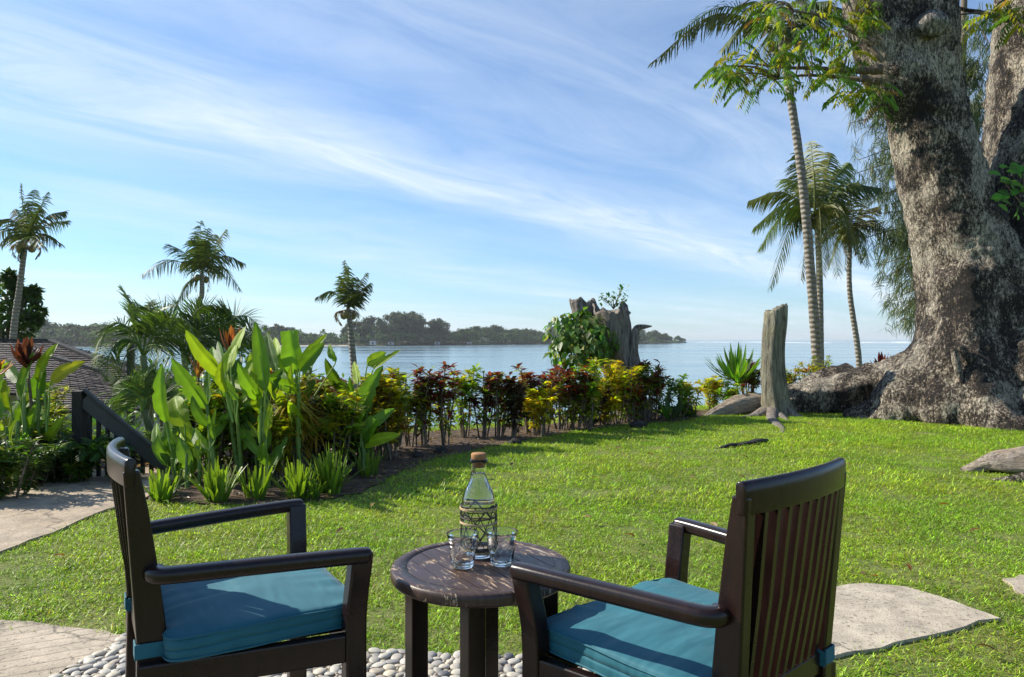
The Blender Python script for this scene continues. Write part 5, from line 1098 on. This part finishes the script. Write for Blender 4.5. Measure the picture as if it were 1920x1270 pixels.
# left bed greenery
leftc = [(20, 812, 5.3, [(.08, .15, .025), (.06, .12, .02), (.16, .22, .03)], 'dark shrub beneath the big leaves at the left edge', 60, 9), (82, 790, 6.0, GR, 'green leafy shrub under the yellow leaf', 34, 8), (108, 764, 6.4, [(.22, .30, .06), (.15, .24, .04), (.40, .38, .05)], 'variegated yellow and green shrub left of the stair post', 42, 9), (70, 830, 5.8, DK, 'dark ground shrub at the edge of the concrete path', 56, 9), (146, 862, 5.9, GR, 'ferny shrub at the foot of the stair post', 20, 6), (112, 836, 6.0, DK, 'shadowed low shrub by the far edge of the path', 44, 8), (190, 815, 7.2, GR, 'leafy shrub growing through the stair railing', 34, 7), (40, 770, 6.4, GR, 'green shrub filling behind the big leaves', 60, 9), (232, 872, 5.95, DK, 'low dark fern like shrub below the handrail', 30, 7), (-30, 850, 5.2, YGR, 'pale yellow green shrub cut by the left edge beside the path', 50, 9), (262, 812, 6.9, GR, 'leafy plant right of the handrail', 30, 7), (100, 720, 6.9, [(.20, .28, .05), (.12, .20, .03), (.36, .34, .04)], 'tall pale stemmed plant before the shingled roof', 30, 7)]
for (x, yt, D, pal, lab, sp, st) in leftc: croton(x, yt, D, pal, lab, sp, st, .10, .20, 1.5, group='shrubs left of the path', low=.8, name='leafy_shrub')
def fern(x, y, D, label, s=1.0):
    c = P(x, y, D); c[2] = max(c[2], 0); r = empty('fern', loc((c[0], c[1], 0)), label, 'fern', 'ferns at the stairs')
    for k in range(9):
        a = k*.7+random.random()*.4; L = s*random.uniform(.28, .42); tip = c+np.array((math.cos(a)*L, math.sin(a)*L, random.uniform(.02, .25)*s)); mb = MB(); frond(mb, mb, c, (c+tip)/2+np.array((0, 0, .16*s)), tip, .075, (.05, .12, .02), 20, .4, .022, 0, .1, .004); child(mb, 'frond', M_palm, r)
fern(170, 862, 5.9, 'fern in front of the dark stair post', .62); fern(208, 872, 5.9, 'fern at the foot of the handrail balusters', .55); fern(132, 872, 5.9, 'small fern touching the concrete path', .55)

# stones along the hedge foot, mulch litter, fallen leaves
def rock(x, y, w, label):
    g = G(x, y); s = w/FX*g[1]/2; bm = bmesh.new(); bmesh.ops.create_icosphere(bm, subdivisions=3, radius=1)
    sd = random.random()*50
    for v in bm.verts: v.co *= 1+.45*mnoise.noise(v.co*1.2+Vector((sd, 0, 0)))+.2*mnoise.noise(v.co*3+Vector((sd, 0, 0)))
    m = bpy.data.meshes.new('stone'); bm.to_mesh(m); bm.free()
    for p in m.polygons: p.use_smooth = True
    o = ob('garden_stone', m, M_rock); o.location = (g[0], g[1]+s, s*.3); o.scale = (s, s*.8, s*.62); tag(o, label, 'stone', 'dark stones at the foot of the hedge')
for i, (x, y, w, l) in enumerate([(826, 852, 26, 'black stone under the second maroon croton'), (1200, 803, 30, 'dark stone at the foot of the dead stump'), (780, 860, 24, 'black stone at the near end of the hedge'), (965, 834, 22, 'dark stone in the thin part of the hedge'), (640, 896, 40, 'shadowed stone among the banana stalks')]): rock(x, y, w, l)
mb = MB(); n = 9000; x = rng.uniform(-5, 4, n); y = rng.uniform(5, 12.5, n); k = inpoly(x, y, bed_pts); x, y = x[k], y[k]; n = len(x); d = rdirs(n, -.15, .35)
cols = vary((.17, .11, .06), n, .1, .45); leaves(mb, np.stack((x, y, rng.uniform(.008, .025, n)), -1), d, UP+rng.normal(0, .5, (n, 3)), rng.uniform(.02, .09, n), rng.uniform(.008, .035, n), cols, .0, .2); mb.build('mulch_litter', M_leaf, kind='stuff')
lf = []
for k in range(3):
    mb = MB(); bigleaf(mb, (-.05, 0, .012), (.05, 0, .02), .045, (0, 0, 1), ((.26, .10, .03), (.34, .24, .10), (.16, .08, .04))[k], .1, .35, 6, 'leaf'); m = mb.mesh('fallen_leaf'); m.materials.append(M_leaf); lf.append(m)
spots = [(1218, 862), (1300, 905), (1395, 866), (1255, 848), (1520, 800), (1722, 822), (1110, 905), (1268, 800), (1650, 1010), (1700, 1080), (1590, 880), (1180, 1020), (1010, 900), (1340, 1000), (1830, 1010), (1770, 960), (1100, 985), (640, 1010), (300, 1010), (1240, 815), (1618, 1092), (1640, 1098), (1480, 905), (1850, 1240), (1560, 845), (1160, 850), (960, 880), (1390, 905), (700, 960), (110, 1060)]
for i, (x, y) in enumerate(spots):
    g = G(x, y); o = ob('fallen_leaf', lf[i % 3]); o.location = (g[0], g[1], .035); o.rotation_euler = (random.uniform(-.4, .4), random.uniform(-.4, .4), random.uniform(0, 6.28)); o.scale = [random.uniform(.35, .7)*(1+.05*g[1])]*3
    tag(o, 'small dry brown fallen leaf lying on the lawn', 'leaf', 'dry leaves scattered on the lawn')

# lower terrace growth behind the hedge
mb = MB(); n = 9000; x = rng.uniform(-16, 22, n); e = rng.uniform(.2, 1, n)**1.5*22; y = np.interp(x, EX, EY)+e; z = height(x, y)
hgt = rng.uniform(0, .45, n)*np.clip(e/4, .3, 1.6)*np.array([max(0.15, .5+mnoise.noise(Vector((a*.35, b*.35, 0)))) for a, b in zip(x, y)])
cols = vary((.09, .16, .025), n, .12, .35); yy = rng.random(n) < .10; cols[yy] = (.45, .36, .02)
leaves(mb, np.stack((x, y, z+hgt), -1), rdirs(n, -.3, .8), UP+rng.normal(0, .4, (n, 3)), rng.uniform(.12, .32, n), rng.uniform(.06, .14, n), cols, .15); mb.build('undergrowth', M_leaf, kind='stuff')
mb = MB(); n = 9000; x = rng.uniform(-14, -3.6, n); y = rng.uniform(4.6, 12, n); k = inpoly(x, y, lbed_pts) | ((y > np.interp(x, [-14, -8, -3.6], [6, 7.4, 8.3])) & (y < np.interp(x, EX, EY)+3)); k &= ~inpoly(x, y, path_pts); x, y = x[k], y[k]; n = len(x)
hg = np.array([max(.05, .35+.6*mnoise.noise(Vector((a*.9, b*.9, 4)))) for a, b in zip(x, y)])*rng.uniform(.05, 1, n)*np.clip((np.hypot(x, y)-4)/3, .25, 1.2)
leaves(mb, np.stack((x, y, height(x, y)+hg), -1), rdirs(n, -.2, .9), UP+rng.normal(0, .4, (n, 3)), rng.uniform(.08, .20, n), rng.uniform(.03, .07, n), vary((.10, .19, .028), n, .12, .35), .15); mb.build('bed_undergrowth', M_leaf, kind='stuff')
def low_bush(x, y, D, w, col, label, n=420, hz=.35):
    c = P(x, y, D); zb = float(height(c[0], D)); r = empty('low_bush', (c[0], D, zb), label, 'bush', 'low bushes behind the hedge'); mb = MB(); d = rdirs(n, -.3, 1); s = w/FX*D/2; p = c+d*np.array((s, s, max(.2, (c[2]-zb)*.6)))*rng.uniform(.5, 1, (n, 1)); leaves(mb, p, unit(d+rng.normal(0, .4, (n, 3))), UP+rng.normal(0, .4, (n, 3)), rng.uniform(.06, .13, n), .05, vary(col, n, .1, .3), .1); child(mb, 'foliage', M_leaf, r, kind='stuff')
    mb = MB(); tube(mb, spline([(c[0], D, zb-.1), (c[0]+.03, D, (zb+c[2])/2), c], 8), .02, 6); child(mb, 'stem', M_twig, r)
low_bush(690, 826, 10.6, 60, (.46, .34, .02), 'yellow flowering bush low behind the right banana plant'); low_bush(745, 822, 11.2, 60, (.44, .36, .03), 'yellow bush glimpsed through the first hedge stems'); low_bush(735, 795, 12.5, 110, (.10, .17, .03), 'green bush behind the start of the hedge'); low_bush(835, 812, 12.5, 120, (.14, .22, .035), 'bright green bush seen through the hedge stems'); low_bush(930, 805, 12.8, 90, (.09, .17, .03), 'green bush behind the thin part of the hedge'); low_bush(1090, 800, 12.6, 100, (.20, .28, .05), 'pale green bush behind the yellow crotons'); low_bush(1000, 796, 12.2, 80, (.08, .15, .03), 'dark green bush behind the red crotons'); low_bush(1390, 715, 13.0, 70, (.06, .11, .02), 'dark bush between rosette and upright trunk'); low_bush(1282, 786, 10.9, 46, (.05, .10, .03), 'small dark bush at the right foot of the hedge'); low_bush(540, 800, 11, 160, (.10, .18, .03), 'green bush behind the banana bed'); low_bush(620, 790, 12, 120, (.13, .22, .035), 'light green bush behind the banana bed'); low_bush(300, 760, 9.6, 120, (.06, .12, .02), 'dark bush behind the arching palm'); low_bush(400, 740, 9.4, 130, (.05, .10, .02), 'dark bush behind the tall banana leaves'); low_bush(470, 720, 10, 110, (.06, .11, .02), 'dark bush filling the gap behind the bed')

# ================================================================== TREES
def broadleaf(label, x, ybase, D, cen, nl, col, lsize, trunk_r=.2):
    b = P(x, ybase, D); zb = float(height(b[0], D)); r = empty('broadleaf_tree', (b[0], D, zb), label, 'tree'); mb = MB(); b[2] = zb-.2; c0 = np.mean([P(a, b_, D) for a, b_, _ in cen], 0); tube(mb, spline([b, (b+c0)/2, c0], 16), np.linspace(trunk_r, trunk_r*.4, 16), 10); child(mb, 'trunk', M_bark, r)
    for a, b_, s in cen[::2]:
        e = P(a, b_, D); mb = MB(); tube(mb, spline([(b*.4+c0*.6), (c0+e)/2, e], 10), np.linspace(.08, .02, 10), 6); child(mb, 'limb', M_bark, r)
    mb = MB(); k = rng.integers(0, len(cen), nl); C3 = np.array([P(a, b_, D+random.uniform(-.8, .8)) for a, b_, _ in cen]); S3 = np.array([s/FX*D for _, _, s in cen]); d = rdirs(nl, -.8, 1); p = C3[k]+d*S3[k][:, None]*rng.uniform(.35, 1.05, (nl, 1)); leaves(mb, p, unit(d+rng.normal(0, .5, (nl, 3))), UP+rng.normal(0, .5, (nl, 3)), lsize*rng.uniform(.7, 1.2, nl), lsize*.55, vary(col, nl, .1, .3), .15); child(mb, 'foliage', M_leaf, r, kind='stuff')
broadleaf('dark green broadleaf tree behind the roof at the left edge', 0, 640, 26, [(5, 560, 26), (-20, 545, 30), (20, 590, 30), (-10, 600, 36), (45, 575, 16), (58, 560, 11), (62, 548, 9), (70, 585, 9), (50, 605, 14), (25, 530, 10), (18, 520, 8), (40, 620, 20), (0, 640, 36), (66, 600, 9), (-40, 590, 50), (35, 545, 9)], 2300, (.05, .10, .02), .26)
def casuarina():
    D = 24; b = P(1790, 690, D); zb = float(height(b[0], D)); r = empty('casuarina_tree', (b[0], D, zb), 'wispy grey green casuarina with drooping needles behind the big trunk', 'tree'); b[2] = zb-.2
    mb = MB(); tube(mb, spline([b, P(1785, 450, D), P(1800, 200, D), P(1810, -60, D)], 24), np.linspace(.28, .08, 24), 12); child(mb, 'trunk', M_twig, r)
    ends = [(1606, 210), (1590, 232), (1640, 190), (1610, 300), (1588, 330), (1640, 270), (1660, 330), (1620, 370), (1650, 400), (1600, 400), (1675, 430), (1645, 460), (1690, 470), (1660, 520), (1680, 560), (1672, 590), (1640, 500), (1700, 520), (1690, 380), (1680, 300), (1670, 240), (1610, 450), (1690, 600), (1700, 440), (1700, 350), (1640, 340), (1655, 185), (1630, 225), (1860, 90), (1830, 130), (1845, 200), (1822, 250), (1850, 300), (1835, 350), (1860, 240), (1700, 190), (1700, 260), (1840, 170), (1812, 330), (1680, 540)]
    P_ = []; 
    for i, (x, y) in enumerate(ends):
        e = P(x, y, D+random.uniform(-2, 2)); s0 = P(1790+random.uniform(-10, 20), min(640, y+random.uniform(-50, 60)), D); s = spline([s0, (s0+e)/2+np.array((0, 0, .5)), e], 14); mb = MB(); tube(mb, s, np.linspace(.05, .010, 14), 5); child(mb, 'branch', M_twig, r)
        m = int(46*(1+(x > 1640)*.4)); f = rng.uniform(.15, 1, m)**.7; ix = f*12.9; p = s[ix.astype(int)]+rng.normal(0, .28, (m, 3)); P_.append(p)
    p = np.concatenate(P_); m = len(p); k = 10; base = np.repeat(p, k, 0); sp = np.repeat(rng.normal(0, .35, (m, 3)), k, 0); d = unit(np.array((0, 0, -1.))*.75+sp+rng.normal(0, .30, (m*k, 3))+np.array((-.15, 0, 0)))
    mb = MB(); strips(mb, base+rng.normal(0, .05, (m*k, 3)), d, rng.uniform(.25, .60, m*k), .026, .5, vary((.11, .14, .06), m*k, .08, .25), 2, side=rng.normal(0, 1, (m*k, 3))); child(mb, 'needles', M_leaf, r, kind='stuff')
casuarina()

# ================================================================== FAR SHORE
def dist_of(x): return float(np.interp(x, [-500, 0, 480, 720, 900, 1040, 1190, 1250, 1290], [560, 560, 600, 640, 720, 830, 860, 1010, 1190]))
mb = MB(); xs_ = np.linspace(-500, 1288, 120); V = []
for x in xs_:
    d = dist_of(x); px_ = (x-CX)/FX
    taper = min(1, (1290-x)/80); 
    for k, (dd, z) in enumerate(((-10, SEA-.5), (0, SEA+.35), (10, SEA+1.2), (60, SEA+3*taper), (160, SEA+(12 if x < 300 else 6)*taper), (260, SEA-1))): V.append((px_*(d+dd*taper), d+dd*taper, z))
V = np.array(V); I = (np.arange(119)[:, None]*6+np.arange(5)[None, :]); mb.add(V, np.stack((I, I+6, I+7, I+1), -1).reshape(-1, 4)); mb.build('far_land', M_land, kind='structure')
mb = MB(); n = 26000; x = rng.uniform(-480, 1284, n); bk = rng.uniform(1, 70, n)*np.clip((1290-x)/120, .1, 1); d = np.array([dist_of(a) for a in x])+bk
h = (1-rng.random(n)**1.4)*np.where(x > 1190, 7, 9)*np.clip((1290-x)/60, .3, 1)*(1+.45*np.sin(x*.21)*np.sin(x*.083+2)); p = np.stack(((x-CX)/FX*d, d, SEA+.5+bk*.03+h), -1)
leaves(mb, p, rdirs(n), rng.normal(0, 1, (n, 3)), rng.uniform(1.2, 2.4, n), rng.uniform(1.0, 1.8, n), vary((.06, .11, .028), n, .1, .35), .1); mb.build('shore_thicket', M_far, kind='stuff')
mb = MB(); V = []
for x in np.linspace(400, 670, 30):
    d = dist_of(x); w = 9*math.sin(math.pi*(x-395)/280)
    for dd, z in ((-w-6, SEA+.05), (0, SEA+.8), (6, SEA+1.0)): V.append(((x-CX)/FX*(d+dd), d+dd, z))
V = np.array(V); I = (np.arange(29)[:, None]*3+np.arange(2)[None, :]); mb.add(V, np.stack((I, I+3, I+4, I+1), -1).reshape(-1, 4)); mb.build('beach', M_sand, kind='structure')
def crown_mesh(kind, seed):
    rs = np.random.default_rng(seed); mb = MB(); nb = 22
    if kind == 'tall': cen = np.column_stack((rs.normal(0, .22, nb), rs.normal(0, .2, nb), rs.uniform(.25, .95, nb))); cen[:, :2] *= (1.25-cen[:, 2:3]*.9)*1.2; sz = rs.uniform(.09, .19, nb)
    else:
        a = rs.uniform(0, 6.28, nb); q = np.sqrt(rs.random(nb))*.42; cen = np.column_stack((q*np.cos(a), q*np.sin(a), .50+.34*np.sqrt(np.maximum(0, 1-(q/.45)**2))*rs.uniform(.2, 1, nb)-.2*rs.random(nb))); sz = rs.uniform(.12, .22, nb)
    n = 1500; k = rs.integers(0, nb, n); z = rs.uniform(-1, 1, n); a = rs.uniform(0, 6.28, n); q = np.sqrt(1-z*z); d = np.stack((q*np.cos(a), q*np.sin(a), z), -1); p = cen[k]+d*sz[k][:, None]*rs.uniform(.7, 1.05, (n, 1))*np.array((1, 1, .8))
    col = np.array((.055, .10, .026) if kind != 'tall' else (.045, .072, .03))*np.exp(rs.normal(0, .3, (n, 1)))*np.exp(rs.normal(0, .1, nb))[k][:, None]
    leaves(mb, p, unit(d+rs.normal(0, .5, (n, 3))), rs.normal(0, 1, (n, 3)), rs.uniform(.05, .085, n), .05, col, .1); 
    th = np.linspace(0, 2*np.pi, 9)[:-1]
    for c, s in zip(cen, sz): lathe(mb, c, [(.001, -s*.7), (s*.62, -s*.4), (s*.72, 0), (s*.55, s*.42), (.001, s*.62)], 8, np.array((.03, .05, .016)))
    m = mb.mesh('crown'); m.materials.append(M_far); return m
crowns = {'round': [crown_mesh('round', 30+k) for k in range(5)], 'tall': [crown_mesh('tall', 60+k) for k in range(4)]}
mb = MB(); tube(mb, np.array([(0, 0, -.03), (.01, 0, .25), (0, .01, .55)]), (.022, .016, .010), 6); tm = mb.mesh('trunk'); tm.materials.append(M_twig)
def far_tree(x, back, h, kind, label, group, wide=1.0):
    d = dist_of(x)+back; X = (x-CX)/FX*d; z = SEA+.6+min(8, back*.03); r = empty('shore_tree', (X, d, z), label, 'tree', group); s = h
    r.rotation_euler = (0, 0, random.uniform(0, 6.28)); r.scale = (s*wide, s*wide, s)
    for nm, me in (('trunk', tm), ('crown', random.choice(crowns[kind]))):
        o = bpy.data.objects.new(nm, me); C.objects.link(o); o.parent = r
random.seed(5)
topx = [-60, 60, 75, 110, 160, 180, 240, 300, 360, 440, 480, 520, 545, 600, 640, 660, 680, 700, 740, 775, 790, 820, 850, 880, 930, 965, 1010, 1060, 1120, 1180, 1220, 1262, 1287]
topy = [600, 606, 598, 600, 606, 602, 606, 606, 606, 612, 620, 612, 618, 626, 626, 606, 610, 598, 592, 590, 606, 600, 606, 604, 612, 612, 614, 606, 604, 612, 618, 626, 636]
def toph(x, d): return (CY-np.interp(x, topx, topy))/FX*d+H-(SEA+.6)
x = -480.
while x < 1284:
    near = 1 if x > 380 else 0; d = dist_of(x)
    for row, back in enumerate((4, 26, 60) if x < 1240 else (3, 12)):
        if random.random() < .12: continue
        hh = float(toph(x, d+back)); f = (.52, .8, 1.0)[row]*random.uniform(.82, 1.05) if x < 1240 else random.uniform(.75, 1.0); hh2 = max(4, hh*f)
        tall = (480 < x < 530 or 650 < x < 705 or 715 < x < 790 or 808 < x < 832) and row > 0; k = 'tall' if tall else 'round'
        if tall: hh2 = hh*random.uniform(.92, 1.08)
        far_tree(x+random.uniform(-6, 6), back+random.uniform(-4, 6), hh2, k, 'tall feathery grey green tree standing above the others on the far shore' if tall else ('rounded green tree in the hazy wood at the far left shore' if x < 380 else ('rounded green tree on the low point at the far right end of the shore' if x > 1190 else 'rounded green tree in the belt along the far shore')), 'feathery trees on the far shore' if tall else ('trees of the far left shore' if x < 380 else ('trees on the far point' if x > 1190 else 'rounded trees of the far shore')), random.uniform(1.0, 1.35) if k == 'round' else random.uniform(.8, 1.1))
    x += random.uniform(15, 22)*(1.25 if x < 380 else 1)*(.6 if x > 1240 else 1)
def hut(x, w, hgt, label, wallm, back=6):
    d = dist_of(x)-4+back*0; X = (x-CX)/FX*d; s = w/FX*d; h = hgt/FX*d; r = empty('beach_house', (X, d, SEA+1), label, 'house', None); mb = MB(); box(mb, (X, d, SEA+1+h*.27), (s*.8, s*.8, h*.56)); child(mb, 'wall', wallm, r, False)
    mb = MB(); z0, z1 = SEA+1+h*.55, SEA+1+h; a = s*.52; V = [(X-a, d-a, z0), (X+a, d-a, z0), (X+a, d+a, z0), (X-a, d+a, z0), (X, d-a*.95, z1), (X, d+a*.95, z1)]; mb.add(V, [(0, 3, 2, 1), (0, 4, 5, 3), (1, 2, 5, 4)]); mb.add(V, [(0, 1, 4), (2, 3, 5)]); child(mb, 'roof', M_shing, r, False)
    mb = MB(); box(mb, (X, d-s*.4-.05, SEA+1+h*.22), (s*.22, .08, h*.34)); child(mb, 'door', M_black, r, False)
hut(700, 14, 13, 'pale gabled beach house under the tall trees of the far shore', M_wallp); hut(733, 12, 9, 'small low hut right of the gabled beach house', M_wallp); hut(820, 11, 8, 'tiny hut at the waterline in the middle of the far shore', M_wallp); hut(468, 12, 9, 'small hut on the far beach behind the banana leaves', M_wallp); hut(880, 10, 7, 'tiny hut near the end of the far tree belt', M_wallp)
# reef surf
mb = MB()
for (xa, xb, d, hgt, seed) in ((1290, 1400, 1180, .55, 1), (1380, 1560, 1240, .7, 2), (1480, 1720, 1130, 1.1, 3), (1300, 1480, 1500, .8, 4), (1560, 1800, 1420, .9, 5), (1700, 1990, 1180, .9, 6)):
    n = 60; V = []
    for i in range(n):
        x = xa+(xb-xa)*i/(n-1); X = (x-CX)/FX*d; e = math.sin(math.pi*i/(n-1))**.5; q = max(0, .5+mnoise.noise(Vector((X*.02, seed*5., 0)))*1.2)*e; y = d+8*mnoise.noise(Vector((X*.01, seed, 3)))
        V += [(X, y-3.5*q-.1, SEA+.02), (X, y-.5, SEA+hgt*q+.03), (X, y+2*q+.1, SEA+.02)]
    I = (np.arange(n-1)[:, None]*3+np.arange(2)[None, :]); mb.add(V, np.stack((I, I+3, I+4, I+1), -1).reshape(-1, 4))
mb.build('breaking_surf', M_foam, kind='stuff')
# ------------------------------------------------------------------ sea air
mb = MB(); box(mb, (0, 3250, 26), (14200, 7900, 68)); hz = mb.build('haze', None, None, False, kind='stuff')
hm = bpy.data.materials.new('haze_air'); hm.use_nodes = True; hm.node_tree.nodes.clear(); ho = N(hm.node_tree, 'ShaderNodeOutputMaterial'); pv = N(hm.node_tree, 'ShaderNodeVolumePrincipled')
pv.inputs['Color'].default_value = (.93, .96, 1, 1); pv.inputs['Density'].default_value = .00013; pv.inputs['Anisotropy'].default_value = .2; hm.node_tree.links.new(pv.outputs[0], ho.inputs['Volume']); hz.data.materials.append(hm)
